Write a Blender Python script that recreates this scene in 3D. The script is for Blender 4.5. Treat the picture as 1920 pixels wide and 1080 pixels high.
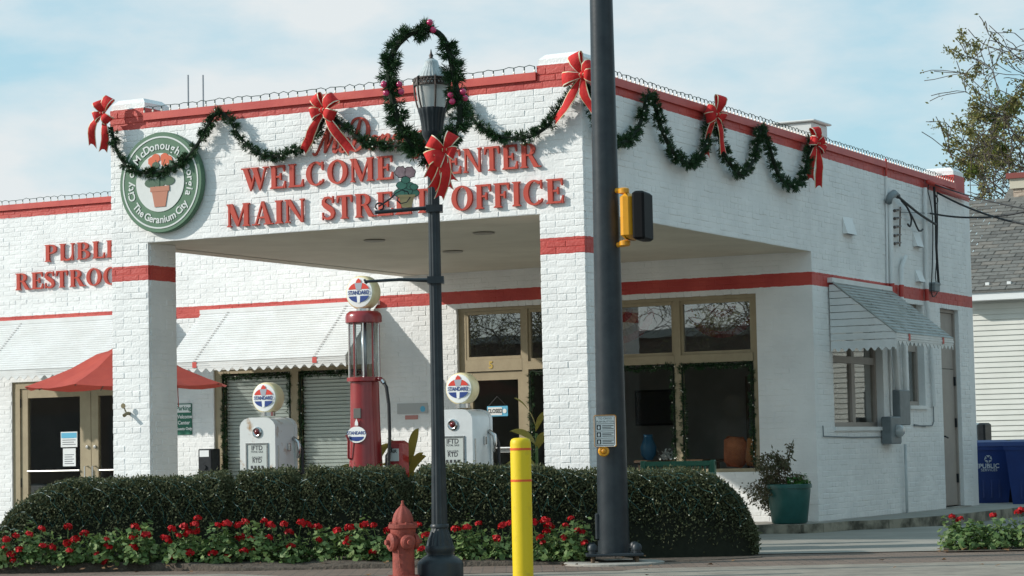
import bpy, bmesh, math, random
import numpy as np
from mathutils import Matrix, Vector
random.seed(7); rng = np.random.default_rng(11)
for o in list(bpy.data.objects): bpy.data.objects.remove(o)
SC = bpy.context.scene
COL = SC.collection
R_ = math.radians
# ------------------------------------------------------------------ camera
CF, YAW, PIT, ROL = 4434.93, .4886, .0682, .0203
CAM = np.array([10.412, -21.1639, .9568])
FW0 = np.array([-math.sin(YAW), math.cos(YAW), 0]); RT0 = np.array([math.cos(YAW), math.sin(YAW), 0]); UP0 = np.array([0, 0, 1.])
CFW = math.cos(PIT)*FW0 + math.sin(PIT)*UP0; U1 = -math.sin(PIT)*FW0 + math.cos(PIT)*UP0
CRT = math.cos(ROL)*RT0 - math.sin(ROL)*U1; CUP = math.cos(ROL)*U1 + math.sin(ROL)*RT0
cd = bpy.data.cameras.new('camera'); cam = bpy.data.objects.new('camera', cd); COL.objects.link(cam)
m = Matrix.Identity(4)
for i in range(3): m[i][0] = CRT[i]; m[i][1] = CUP[i]; m[i][2] = -CFW[i]; m[i][3] = CAM[i]
cam.matrix_world = m
cd.sensor_width = 36; cd.lens = CF/1920*36; cd.clip_end = 3000; cd.clip_start = .5
SC.camera = cam
SC.render.resolution_x = 1024; SC.render.resolution_y = 576
# ------------------------------------------------------------------ sky and sun
SD = Vector((1.65, 1.0, -.99)).normalized()
W = bpy.data.worlds.new('World'); SC.world = W; W.use_nodes = True
nt = W.node_tree; nt.nodes.clear()
def nd(t, typ, **k):
    n = t.nodes.new(typ)
    for a, v in k.items(): setattr(n, a, v)
    return n
sky = nd(nt, 'ShaderNodeTexSky', sky_type='NISHITA', sun_disc=False)
sky.sun_elevation = math.asin(-SD.z); sky.sun_rotation = math.atan2(-SD.x, -SD.y)
sky.altitude = 200; sky.air_density = 1.0; sky.dust_density = 1.2; sky.ozone_density = 1.0
tc = nd(nt, 'ShaderNodeTexCoord'); mp = nd(nt, 'ShaderNodeMapping'); mp.inputs['Scale'].default_value = (1, 1, 2.6); mp.inputs['Location'].default_value = (1.229, 2.418, 2.952)
nz = nd(nt, 'ShaderNodeTexNoise'); nz.inputs['Scale'].default_value = 4.2; nz.inputs['Detail'].default_value = 8; nz.inputs['Roughness'].default_value = .55
rp = nd(nt, 'ShaderNodeValToRGB'); rp.color_ramp.elements[0].position = .49; rp.color_ramp.elements[1].position = .66
rp.color_ramp.elements[0].color = (0, 0, 0, 1); rp.color_ramp.elements[1].color = (.9, .9, .9, 1)
hz_ = nd(nt, 'ShaderNodeMix', data_type='RGBA'); hz_.inputs[0].default_value = .72; hz_.inputs[7].default_value = (2.75, 4.45, 5.1, 1)   # thin bright winter haze over the clear sky
mx = nd(nt, 'ShaderNodeMix', data_type='RGBA'); mx.inputs[7].default_value = (5.0, 5.2, 5.25, 1)
nt.links.new(sky.outputs[0], hz_.inputs[6]); nt.links.new(hz_.outputs[2], mx.inputs[6])
bg = nd(nt, 'ShaderNodeBackground'); bg.inputs['Strength'].default_value = .15
wo = nd(nt, 'ShaderNodeOutputWorld')
nt.links.new(tc.outputs['Generated'], mp.inputs[0]); nt.links.new(mp.outputs[0], nz.inputs['Vector'])
sxz = nd(nt, 'ShaderNodeSeparateXYZ'); nt.links.new(tc.outputs['Generated'], sxz.inputs[0])
low = nd(nt, 'ShaderNodeMapRange'); low.inputs[1].default_value = .0; low.inputs[2].default_value = .30; low.inputs[3].default_value = .13; low.inputs[4].default_value = -.05   # thicker veil near the horizon
nt.links.new(sxz.outputs[2], low.inputs[0]); sm_ = nd(nt, 'ShaderNodeMath', operation='ADD'); nt.links.new(nz.outputs[0], sm_.inputs[0]); nt.links.new(low.outputs[0], sm_.inputs[1])
nt.links.new(sm_.outputs[0], rp.inputs[0]); nt.links.new(rp.outputs[0], mx.inputs[0])
nt.links.new(mx.outputs[2], bg.inputs[0]); nt.links.new(bg.outputs[0], wo.inputs[0])
sl = bpy.data.lights.new('sun', 'SUN'); sl.energy = 3.8; sl.angle = R_(.8); sl.color = (1, .955, .88)
so = bpy.data.objects.new('sun', sl); COL.objects.link(so); so.rotation_euler = SD.to_track_quat('-Z', 'Y').to_euler()
so.location = (-30, -20, 30)
SC.view_settings.view_transform = 'Standard'; SC.view_settings.look = 'None'; SC.view_settings.gamma = 1
SC.view_settings.exposure = .12
SC.cycles.max_bounces = 7; SC.cycles.diffuse_bounces = 4; SC.cycles.transparent_max_bounces = 10

# ------------------------------------------------------------------ measuring: photo point -> world point on a real plane
def ray(px, py): return CFW*CF + CRT*(px-960) + CUP*(540-py)
def on(i, val, px, py):
    d = ray(px, py); return CAM + d*((val-CAM[i])/d[i])
def ua(px, py, y): p = on(1, y, px, py); return p[0], p[2]        # wall facing the street
def ub(px, py, x): p = on(0, x, px, py); return p[1], p[2]        # wall facing the side
def dp(px, py, dep): return CAM + ray(px, py)*dep/CF
def st(s, t, z=0): p = CAM + RT0*s + FW0*t; return np.array([p[0], p[1], z])   # pavement frame: sideways, away
GZ = -.10; D = 6.325; L = 5.9; E_ = 12.73; PW = .51; SOF = 3.327; HS, HB = 3.0776, 2.912
def fa(y): return Matrix(((1, 0, 0, 0), (0, 0, -1, y), (0, 1, 0, 0), (0, 0, 0, 1)))
def fb(x): return Matrix(((0, 0, 1, x), (1, 0, 0, 0), (0, 1, 0, 0), (0, 0, 0, 1)))

# ------------------------------------------------------------------ materials
MATS = {}
def mat(name, col, rough=.6, col2=None, scale=8, detail=4, bump=0, bscale=None, metal=0, spec=.5, coat=0, amount=(.35, .65), obj=False, trans=0):
    if name in MATS: return MATS[name]
    M = bpy.data.materials.new(name); M.use_nodes = True; t = M.node_tree; b = t.nodes['Principled BSDF']
    b.inputs['Roughness'].default_value = rough; b.inputs['Metallic'].default_value = metal
    b.inputs['Specular IOR Level'].default_value = spec; b.inputs['Coat Weight'].default_value = coat
    b.inputs['Coat Roughness'].default_value = .15
    b.inputs['Base Color'].default_value = (*col, 1)
    if col2 or bump:
        g = nd(t, 'ShaderNodeTexCoord'); src = g.outputs['Object'] if obj else nd(t, 'ShaderNodeNewGeometry').outputs['Position']
    if col2:
        n = nd(t, 'ShaderNodeTexNoise'); n.inputs['Scale'].default_value = scale; n.inputs['Detail'].default_value = detail; n.inputs['Roughness'].default_value = .62
        t.links.new(src, n.inputs['Vector'])
        r = nd(t, 'ShaderNodeMapRange'); r.inputs[1].default_value, r.inputs[2].default_value = amount
        x = nd(t, 'ShaderNodeMix', data_type='RGBA'); x.inputs[6].default_value = (*col, 1); x.inputs[7].default_value = (*col2, 1)
        t.links.new(n.outputs[0], r.inputs[0]); t.links.new(r.outputs[0], x.inputs[0]); t.links.new(x.outputs[2], b.inputs['Base Color'])
    if bump:
        n2 = nd(t, 'ShaderNodeTexNoise'); n2.inputs['Scale'].default_value = bscale or scale*4; n2.inputs['Detail'].default_value = 6
        t.links.new(src, n2.inputs['Vector'])
        bp = nd(t, 'ShaderNodeBump'); bp.inputs['Strength'].default_value = bump; bp.inputs['Distance'].default_value = .02
        t.links.new(n2.outputs[0], bp.inputs['Height']); t.links.new(bp.outputs[0], b.inputs['Normal'])
    if trans:
        out = t.nodes['Material Output']; tr = nd(t, 'ShaderNodeBsdfTranslucent'); mxs = nd(t, 'ShaderNodeMixShader'); mxs.inputs[0].default_value = trans
        tr.inputs[0].default_value = (*(col2 or col), 1)
        t.links.new(b.outputs[0], mxs.inputs[1]); t.links.new(tr.outputs[0], mxs.inputs[2]); t.links.new(mxs.outputs[0], out.inputs[0])
    MATS[name] = M; return M
def rand_mat(name, cols, rough=.5, trans=0, spec=.4):
    """leaf colour varying from face cluster to face cluster"""
    M = bpy.data.materials.new(name); M.use_nodes = True; t = M.node_tree; b = t.nodes['Principled BSDF']
    b.inputs['Roughness'].default_value = rough; b.inputs['Specular IOR Level'].default_value = spec
    g = nd(t, 'ShaderNodeNewGeometry'); r = nd(t, 'ShaderNodeValToRGB')
    cr = r.color_ramp
    for i, c in enumerate(cols):
        e = cr.elements[i] if i < 2 else cr.elements.new(0)
        e.position = i/(len(cols)-1); e.color = (*c, 1)
    t.links.new(g.outputs['Random Per Island'], r.inputs[0]); t.links.new(r.outputs[0], b.inputs['Base Color'])
    if trans:
        out = t.nodes['Material Output']; tr = nd(t, 'ShaderNodeBsdfTranslucent'); ms = nd(t, 'ShaderNodeMixShader'); ms.inputs[0].default_value = trans
        t.links.new(r.outputs[0], tr.inputs[0]); t.links.new(b.outputs[0], ms.inputs[1]); t.links.new(tr.outputs[0], ms.inputs[2]); t.links.new(ms.outputs[0], out.inputs[0])
    MATS[name] = M; return M
def glass_mat(name, tint=(.85, .9, .9), refl=1.45, rough=.0):
    M = bpy.data.materials.new(name); M.use_nodes = True; t = M.node_tree; t.nodes.clear()
    o = nd(t, 'ShaderNodeOutputMaterial'); ms = nd(t, 'ShaderNodeMixShader'); f = nd(t, 'ShaderNodeFresnel'); f.inputs[0].default_value = refl
    tr = nd(t, 'ShaderNodeBsdfTransparent'); tr.inputs[0].default_value = (*tint, 1); gl = nd(t, 'ShaderNodeBsdfGlossy'); gl.inputs['Roughness'].default_value = rough
    n = nd(t, 'ShaderNodeTexNoise'); n.inputs['Scale'].default_value = 1.6; n.inputs['Detail'].default_value = 1
    bp = nd(t, 'ShaderNodeBump'); bp.inputs['Strength'].default_value = .05; bp.inputs['Distance'].default_value = .01
    t.links.new(nd(t, 'ShaderNodeNewGeometry').outputs['Position'], n.inputs['Vector'])
    t.links.new(n.outputs[0], bp.inputs['Height']); t.links.new(bp.outputs[0], gl.inputs['Normal'])
    gg = nd(t, 'ShaderNodeNewGeometry'); mi_ = nd(t, 'ShaderNodeMapRange'); mi_.inputs[3].default_value = refl; mi_.inputs[4].default_value = 1/refl
    t.links.new(gg.outputs['Backfacing'], mi_.inputs[0]); t.links.new(mi_.outputs[0], f.inputs[0])
    t.links.new(f.outputs[0], ms.inputs[0]); t.links.new(tr.outputs[0], ms.inputs[1]); t.links.new(gl.outputs[0], ms.inputs[2]); t.links.new(ms.outputs[0], o.inputs[0])
    MATS[name] = M; return M
def wall_paint():
    """painted brick: white, a red stripe and a red parapet band, brushed on by height"""
    M = bpy.data.materials.new('painted_brick'); M.use_nodes = True; t = M.node_tree; b = t.nodes['Principled BSDF']
    g = nd(t, 'ShaderNodeNewGeometry'); sp = nd(t, 'ShaderNodeSeparateXYZ'); t.links.new(g.outputs['Position'], sp.inputs[0])
    def mth(op, a, c=None):
        n = nd(t, 'ShaderNodeMath', operation=op)
        for i, v in enumerate((a, c)):
            if v is None: continue
            if isinstance(v, (int, float)): n.inputs[i].default_value = v
            else: t.links.new(v, n.inputs[i])
        return n.outputs[0]
    n = nd(t, 'ShaderNodeTexNoise'); n.inputs['Scale'].default_value = 14; t.links.new(g.outputs['Position'], n.inputs['Vector'])
    zz = mth('ADD', sp.outputs[2], mth('MULTIPLY', mth('SUBTRACT', n.outputs[0], .5), .016))
    s1 = mth('MULTIPLY', mth('GREATER_THAN', zz, HB), mth('LESS_THAN', zz, HS))
    zb = mth('ADD', zz, mth('MULTIPLY', sp.outputs[1], .0085))
    s2 = mth('MULTIPLY', mth('GREATER_THAN', zb, 4.603), mth('LESS_THAN', zz, 4.838))
    red = mth('MAXIMUM', s1, s2)
    n3 = nd(t, 'ShaderNodeTexNoise'); n3.inputs['Scale'].default_value = 2.2; n3.inputs['Detail'].default_value = 7; t.links.new(g.outputs['Position'], n3.inputs['Vector'])
    w = nd(t, 'ShaderNodeValToRGB'); w.color_ramp.elements[0].position = .3; w.color_ramp.elements[1].position = .62
    w.color_ramp.elements[0].color = (.72, .725, .715, 1); w.color_ramp.elements[1].color = (.82, .82, .805, 1); t.links.new(n3.outputs[0], w.inputs[0])
    # grime: small dark chips and streaks
    mpg = nd(t, 'ShaderNodeMapping'); mpg.inputs['Scale'].default_value = (9, 9, 30); t.links.new(g.outputs['Position'], mpg.inputs[0])
    n4 = nd(t, 'ShaderNodeTexNoise'); n4.inputs['Scale'].default_value = 1; n4.inputs['Detail'].default_value = 5; t.links.new(mpg.outputs[0], n4.inputs['Vector'])
    gr = nd(t, 'ShaderNodeMapRange'); gr.inputs[1].default_value = .66; gr.inputs[2].default_value = .8; gr.inputs[4].default_value = .4; t.links.new(n4.outputs[0], gr.inputs[0])
    dk = nd(t, 'ShaderNodeMix', data_type='RGBA'); dk.inputs[7].default_value = (.42, .41, .37, 1); t.links.new(gr.outputs[0], dk.inputs[0]); t.links.new(w.outputs[0], dk.inputs[6])
    rr = nd(t, 'ShaderNodeValToRGB'); rr.color_ramp.elements[0].position = .32; rr.color_ramp.elements[1].position = .7
    rr.color_ramp.elements[0].color = (.42, .038, .032, 1); rr.color_ramp.elements[1].color = (.56, .075, .055, 1); t.links.new(n3.outputs[0], rr.inputs[0])
    x = nd(t, 'ShaderNodeMix', data_type='RGBA'); t.links.new(red, x.inputs[0]); t.links.new(dk.outputs[2], x.inputs[6]); t.links.new(rr.outputs[0], x.inputs[7])
    t.links.new(x.outputs[2], b.inputs['Base Color']); b.inputs['Roughness'].default_value = .5
    nb = nd(t, 'ShaderNodeTexNoise'); nb.inputs['Scale'].default_value = 38; nb.inputs['Detail'].default_value = 5; t.links.new(g.outputs['Position'], nb.inputs['Vector'])
    bp = nd(t, 'ShaderNodeBump'); bp.inputs['Strength'].default_value = .45; bp.inputs['Distance'].default_value = .01
    t.links.new(nb.outputs[0], bp.inputs['Height']); t.links.new(bp.outputs[0], b.inputs['Normal'])
    return M
PAINT = wall_paint()
WHITE = mat('white_paint', (.76, .765, .75), .5, (.66, .66, .63), 5, bump=.08)
SOFFIT = mat('soffit_paint', (.62, .59, .49), .75, (.54, .51, .42), 1.6, bump=.1)
TAN = mat('tan_trim', (.36, .295, .185), .5, (.31, .25, .155), 6, bump=.06)
TAUPE = mat('taupe_door', (.36, .31, .27), .5, (.32, .275, .24), 5, bump=.04)
REDMETAL = mat('red_coping_paint', (.47, .045, .036), .45, (.56, .075, .055), 3, bump=.06)
SIGNRED = mat('sign_red', (.50, .068, .042), .5, (.44, .055, .036), 6, spec=.3)
BLACKM = mat('black_metal', (.013, .016, .019), .45, (.022, .025, .028), 12, bump=.05, spec=.25)
POLEM = mat('dark_pole_paint', (.020, .027, .033), .4, (.032, .041, .047), 7, detail=8, bump=.05, spec=.3)
GLASS = glass_mat('window_glass', (.92, .94, .93), 1.27); GLASST = glass_mat('old_window_glass', (.86, .88, .87), 2.5); GLASSD = glass_mat('door_glass', (.9, .92, .91), 1.9)
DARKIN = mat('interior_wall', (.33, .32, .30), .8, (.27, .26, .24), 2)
CONC = mat('concrete', (.36, .34, .30), .85, (.27, .255, .225), 2.2, bump=.3, bscale=30)
CONCDIRTY = mat('stained_concrete', (.30, .275, .215), .9, (.075, .07, .052), 3.2, bump=.4, bscale=24, amount=(.42, .62))
CREAM = mat('globe_cream', (.80, .70, .44), .3, (.72, .60, .34), 9)

# ------------------------------------------------------------------ mesh builder
class MB:
    def __init__(s, M=None): s.v = []; s.f = []; s.mi = []; s.M = M; s.cur = 0
    def add(s, vs, fs):
        o = len(s.v)
        if s.M is not None: vs = [s.M @ Vector(v) for v in vs]
        s.v += [tuple(v) for v in vs]; s.f += [tuple(i+o for i in f) for f in fs]; s.mi += [s.cur]*len(fs); return s
    def box(s, a0, a1, b0, b1, c0, c1):
        a0, a1 = min(a0, a1), max(a0, a1); b0, b1 = min(b0, b1), max(b0, b1); c0, c1 = min(c0, c1), max(c0, c1)
        return s.add([(a0,b0,c0),(a1,b0,c0),(a1,b1,c0),(a0,b1,c0),(a0,b0,c1),(a1,b0,c1),(a1,b1,c1),(a0,b1,c1)],
                     [(0,3,2,1),(4,5,6,7),(0,1,5,4),(1,2,6,5),(2,3,7,6),(3,0,4,7)])
    def bev(s, a0, a1, b0, b1, c0, c1, r=.01):
        """box with chamfered edges round its c1 face and corners"""
        p = [(a0+r,b0),(a1-r,b0),(a1,b0+r),(a1,b1-r),(a1-r,b1),(a0+r,b1),(a0,b1-r),(a0,b0+r)]
        ca, cb = (a0+a1)/2, (b0+b1)/2
        def ins(q, k): return (q[0]+(k if q[0] < ca else -k), q[1]+(k if q[1] < cb else -k))
        rings = [([ins(q, r) for q in p], c0), (p, c0+r), (p, c1-r), ([ins(q, r) for q in p], c1)]
        vs = [(q[0], q[1], c) for ring, c in rings for q in ring]
        fs = [tuple(range(7, -1, -1)), tuple(range(24, 32))]
        for k in range(3):
            for i in range(8): j = (i+1) % 8; fs.append((k*8+i, k*8+j, k*8+8+j, k*8+8+i))
        return s.add(vs, fs)
    def prism(s, poly, c0, c1):
        n = len(poly); vs = [(x, y, c0) for x, y in poly] + [(x, y, c1) for x, y in poly]
        return s.add(vs, [tuple(range(n-1, -1, -1)), tuple(range(n, 2*n))] + [(i, (i+1) % n, n+(i+1) % n, n+i) for i in range(n)])
    def tube(s, pts, r, n=8, caps=True):
        pts = [Vector(p) for p in pts]; rs = r if isinstance(r, (list, tuple)) else [r]*len(pts)
        vs = []; fs = []; up = None
        for i, p in enumerate(pts):
            d = (pts[min(i+1, len(pts)-1)] - pts[max(i-1, 0)])
            d = d.normalized() if d.length > 1e-9 else Vector((0, 0, 1))
            if up is None: up = d.orthogonal().normalized()
            up = (up - d*up.dot(d)); up = up.normalized() if up.length > 1e-6 else d.orthogonal().normalized()
            q = d.cross(up)
            for k in range(n):
                a = 2*math.pi*k/n; vs.append(p + (up*math.cos(a) + q*math.sin(a))*rs[i])
        for i in range(len(pts)-1):
            for k in range(n): fs.append((i*n+k, i*n+(k+1) % n, (i+1)*n+(k+1) % n, (i+1)*n+k))
        if caps: fs += [tuple(range(n-1, -1, -1)), tuple(range((len(pts)-1)*n, len(pts)*n))]
        return s.add(vs, fs)
    def lathe(s, prof, n=24, c=(0, 0, 0), flute=0, nf=0, axis=None):
        """prof: (radius, height); axis None = z"""
        vs = []; fs = []; A = axis or Matrix.Identity(3)
        for r, z in prof:
            for k in range(n):
                a = 2*math.pi*k/n; rr = r*(1 - flute*(.5+.5*math.cos(a*nf))) if flute else r
                vs.append(Vector(c) + A @ Vector((rr*math.cos(a), rr*math.sin(a), z)))
        for i in range(len(prof)-1):
            for k in range(n): fs.append((i*n+k, i*n+(k+1) % n, (i+1)*n+(k+1) % n, (i+1)*n+k))
        fs += [tuple(range(n-1, -1, -1)), tuple(range((len(prof)-1)*n, len(prof)*n))]
        return s.add(vs, fs)
    def ball(s, c, r, n=10, m=7, sc=(1, 1, 1)):
        prof = [(max(1e-4, math.sin(math.pi*i/m)), -math.cos(math.pi*i/m)) for i in range(m+1)]
        o = MB(); o.lathe(prof, n); return s.add([(c[0]+v[0]*r*sc[0], c[1]+v[1]*r*sc[1], c[2]+v[2]*r*sc[2]) for v in o.v], o.f)
    def build(s, name, mats, parent=None, smooth=False, recalc=True, angle=None):
        me = bpy.data.meshes.new(name); me.from_pydata([tuple(v) for v in s.v], [], s.f)
        for mm in (mats if isinstance(mats, (list, tuple)) else [mats]): me.materials.append(mm)
        if any(s.mi): me.polygons.foreach_set('material_index', s.mi)
        if recalc:
            b = bmesh.new(); b.from_mesh(me); bmesh.ops.recalc_face_normals(b, faces=b.faces); b.to_mesh(me); b.free()
        if smooth:
            me.polygons.foreach_set('use_smooth', [True]*len(me.polygons))
            if angle: me.set_sharp_from_angle(angle=R_(angle))
        me.update()
        return link(name, me, parent)
def link(name, me, parent=None):
    o = bpy.data.objects.new(name, me); COL.objects.link(o)
    if parent is not None: o.parent = parent; o.matrix_parent_inverse = parent_inv(parent)
    return o
def parent_inv(p):
    return Matrix.LocRotScale(p.location, p.rotation_euler, p.scale).inverted() if p.parent is None else Matrix.Identity(4)
def tag(o, label, cat, group=None):
    o['label'] = label; o['category'] = cat
    if group: o['group'] = group
    return o
def thing(name, label, cat, loc=(0, 0, 0), group=None):
    o = bpy.data.objects.new(name, None); COL.objects.link(o); o.location = tuple(loc); o.empty_display_size = .1
    return tag(o, label, cat, group)
def struct(o): o['kind'] = 'structure'; return o
def stuff(o): o['kind'] = 'stuff'; return o
def np_quads(name, V, mats, parent=None, mi=None, tris=False):
    """V: (N,4,3) free quads"""
    N, k = V.shape[0], V.shape[1]; me = bpy.data.meshes.new(name)
    me.vertices.add(N*k); me.vertices.foreach_set('co', V.reshape(-1).astype(np.float32))
    me.loops.add(N*k); me.loops.foreach_set('vertex_index', np.arange(N*k, dtype=np.int32))
    me.polygons.add(N); me.polygons.foreach_set('loop_start', np.arange(0, N*k, k, dtype=np.int32)); me.polygons.foreach_set('loop_total', np.full(N, k, np.int32))
    for mm in (mats if isinstance(mats, (list, tuple)) else [mats]): me.materials.append(mm)
    if mi is not None: me.polygons.foreach_set('material_index', mi.astype(np.int32))
    me.update(calc_edges=True); me.validate()
    return link(name, me, parent)
def unit(a): return a/np.maximum(np.linalg.norm(a, axis=-1, keepdims=True), 1e-9)
def leaves(P, Dr, ln, wd, taper=.35):
    """leaf quads at P along Dr; ln, wd arrays or scalars"""
    N = len(P); Dr = unit(Dr); side = unit(np.cross(Dr, rng.normal(size=(N, 3))))
    ln = np.broadcast_to(np.asarray(ln, float), (N,))[:, None]; wd = np.broadcast_to(np.asarray(wd, float), (N,))[:, None]
    mid = P + Dr*ln*.45
    return np.stack([P, mid - side*wd*.5, P + Dr*ln, mid + side*wd*.5], 1)
FONTCACHE = {}
def text_mesh(txt, size, ext=.004, bold=0.0, align='CENTER', shear=0):
    c = bpy.data.curves.new('t', 'FONT'); c.body = txt; c.size = size; c.extrude = ext; c.offset = bold; c.align_x = align; c.align_y = 'CENTER'; c.shear = shear; c.resolution_u = 3
    o = bpy.data.objects.new('t', c); COL.objects.link(o); bpy.context.view_layer.update()
    me = bpy.data.meshes.new_from_object(o.evaluated_get(bpy.context.evaluated_depsgraph_get()))
    bpy.data.objects.remove(o); bpy.data.curves.remove(c); return me
def text(name, txt, size, F, u, v, w, mt, parent, ext=.003, bold=0., align='CENTER', shear=0, sx=1):
    me = text_mesh(txt, size, ext, bold, align, shear); me.transform(F @ Matrix.Translation((u, v, w)) @ Matrix.Diagonal((sx, 1, 1, 1)))
    me.materials.clear(); me.materials.append(mt); return link(name, me, parent)
def uvec(p): return Vector((float(p[0]), float(p[1]), float(p[2])))
# ================================================================== ground
def poly_slab(name, pts, z0, z1, mt, parent=None):
    m = MB(); m.prism([(p[0], p[1]) for p in pts], z0, z1); return m.build(name, mt, parent)
m = MB(); m.add([(-600, -600, GZ-.012), (600, -600, GZ-.012), (600, 600, GZ-.012), (-600, 600, GZ-.012)], [(0, 1, 2, 3)])
struct(m.build('ground', mat('asphalt_lot', (.25, .24, .22), .9, (.19, .18, .165), 1.2, bump=.25, bscale=25), recalc=False))
# pavement in front: concrete strip, brick strip
def paver_mat():
    M = bpy.data.materials.new('brick_pavers'); M.use_nodes = True; t = M.node_tree; b = t.nodes['Principled BSDF']
    g = nd(t, 'ShaderNodeNewGeometry'); mpn = nd(t, 'ShaderNodeMapping'); mpn.inputs['Rotation'].default_value = (0, 0, -YAW); t.links.new(g.outputs['Position'], mpn.inputs[0])
    k = nd(t, 'ShaderNodeTexBrick'); k.inputs['Scale'].default_value = 1; k.inputs['Brick Width'].default_value = .21; k.inputs['Row Height'].default_value = .105; k.inputs['Mortar Size'].default_value = .006
    k.inputs['Color1'].default_value = (.15, .105, .08, 1); k.inputs['Color2'].default_value = (.205, .145, .11, 1); k.inputs['Mortar'].default_value = (.08, .07, .06, 1)
    t.links.new(mpn.outputs[0], k.inputs[0]); t.links.new(k.outputs[0], b.inputs['Base Color']); b.inputs['Roughness'].default_value = .85
    bp = nd(t, 'ShaderNodeBump'); bp.inputs['Strength'].default_value = .5; bp.invert = True; bp.inputs['Distance'].default_value = .01
    t.links.new(k.outputs[1], bp.inputs['Height']); t.links.new(bp.outputs[0], b.inputs['Normal']); return M
PAVER = paver_mat()
def sheet(name, pts, z, mt):
    m = MB(); m.add([(p[0], p[1], z) for p in pts], [tuple(range(len(pts)))]); o = m.build(name, mt, recalc=False); return struct(o)
sheet('brick_pavement', [st(-9, 20.6), st(9, 20.6), st(9, 23.6), st(-9, 23.6)], GZ-.004, PAVER)
sheet('pavement', [st(-9, 14), st(12, 14), st(12, 20.75), st(1.1, 20.75), st(.9, 20.45), st(-1.8, 20.45), st(-2.6, 21.3), st(-9, 21.5)], GZ, mat('pavement_concrete', (.30, .265, .215), .88, (.20, .175, .145), 3.5, bump=.2, bscale=30))
# driveway apron with a paler band
sheet('driveway', [st(1.6, 23.0), st(9, 22.6), st(11, 30), st(1.0, 29.0)], GZ+.004, mat('driveway_concrete', (.33, .31, .27), .85, (.26, .245, .215), .9, bump=.2, bscale=30))
# soil bed
SOILM = mat('mulch_soil', (.12, .095, .072), .95, (.06, .045, .033), 14, bump=.9, bscale=40)
def bed_z(s, t): return GZ + .006 + .075*min(1, max(0, (1.15-s)/.7))*min(1, max(0, (t-21.62-.08*math.sin(s*2.1)-.05*math.sin(s*5.3))/.75))**.8 + .010*math.sin(s*9+t*7)*min(1, max(0, (t-21.7)*3))*min(1, max(0, (1.4-s)/.7))
m = MB(); ns_, nt_ = 90, 22; gs = np.linspace(-6, 2.3, ns_); vs = []
for s in gs:
    fr_ = 21.78 if s > -2.6 else 21.78+min(.45, (-2.6-s)*.5)
    fr_ = fr_ + max(0, s-.2)*.10 + (max(0, s-1.5)**2)*.6
    for k in range(nt_): t = fr_ + (24.0-fr_)*(k/(nt_-1))**1.6; v = st(s, t, bed_z(s, t) if k else GZ-.02); vs.append(tuple(v))
m.add(vs, [(a*nt_+b, (a+1)*nt_+b, (a+1)*nt_+b+1, a*nt_+b+1) for a in range(ns_-1) for b in range(nt_-1)]); struct(m.build('flower_bed', SOILM, smooth=True, recalc=False))
sheet('side_flower_bed', [st(4.05, 22.6), st(8, 22.4), st(8, 24.3), st(4.3, 24.0)], GZ+.008, MATS['mulch_soil'])
# raised pad under the canopy with its kerb
pad = [(-16, .2), (-6.2, .2), (-6.0, -.45), (-.6, -.45), (-.35, 1.5), (-.32, 4.6), (-.28, 4.95), (-.1, 5.08), (.24, 5.1), (.36, 5.4), (.47, 6.1), (.78, 6.55), (.95, 7.2), (1.07, 8.1), (1.1, 13.2), (1.1, 14.2), (-16, 14.2)]
m = MB(); m.prism(pad, GZ-.05, 0); struct(m.build('pad', CONC))
k = MB()
for i in range(3, 14):
    a, b = np.array(pad[i]), np.array(pad[i+1]); d = (b-a)/np.linalg.norm(b-a); n = np.array([d[1], -d[0]])
    q = [a - n*.02, b - n*.02, b + n*.05, a + n*.05]
    k.prism([tuple(x) for x in q], GZ-.04, .006+.0006*i)
struct(k.build('kerb', CONCDIRTY))

# ================================================================== the building
BLD = thing('welcome_center_building', 'white painted brick former filling station with red stripes and a deep corner canopy', 'building')
BM, BH, MOR = .2165, .0677, .0044
BRICKS = []            # (matrix, width, height, parent, depth)
def brick_unit():
    """three slightly crooked unit bricks, 1 wide, 1 high, fronts at w=0"""
    res = []
    for k in range(5):
        r = random.Random(k); j = lambda a: r.uniform(-a, a)
        e, f = .03, .09
        vs = [(-.5, -.5, -.035), (.5, -.5, -.035), (.5, .5, -.035), (-.5, .5, -.035)]
        vs += [(-.5+j(.008), -.5+j(.03), -.0045), (.5+j(.008), -.5+j(.03), -.0045), (.5+j(.008), .5+j(.03), -.0045), (-.5+j(.008), .5+j(.03), -.0045)]
        vs += [(-.5+e+j(.012), -.5+f+j(.05), j(.0014)), (.5-e+j(.012), -.5+f+j(.05), j(.0014)), (.5-e+j(.012), .5-f+j(.05), j(.0014)), (-.5+e+j(.012), .5-f+j(.05), j(.0014))]
        fs = [(0,1,5,4),(1,2,6,5),(2,3,7,6),(3,0,4,7),(4,5,9,8),(5,6,10,9),(6,7,11,10),(7,4,8,11),(8,9,10,11)]
        res.append((vs, fs))
    return res
BU = brick_unit(); BME = []
for vs, fs in BU:
    me = bpy.data.meshes.new('brick'); me.from_pydata(vs, [], fs); me.materials.append(PAINT); BME.append(me)
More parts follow.
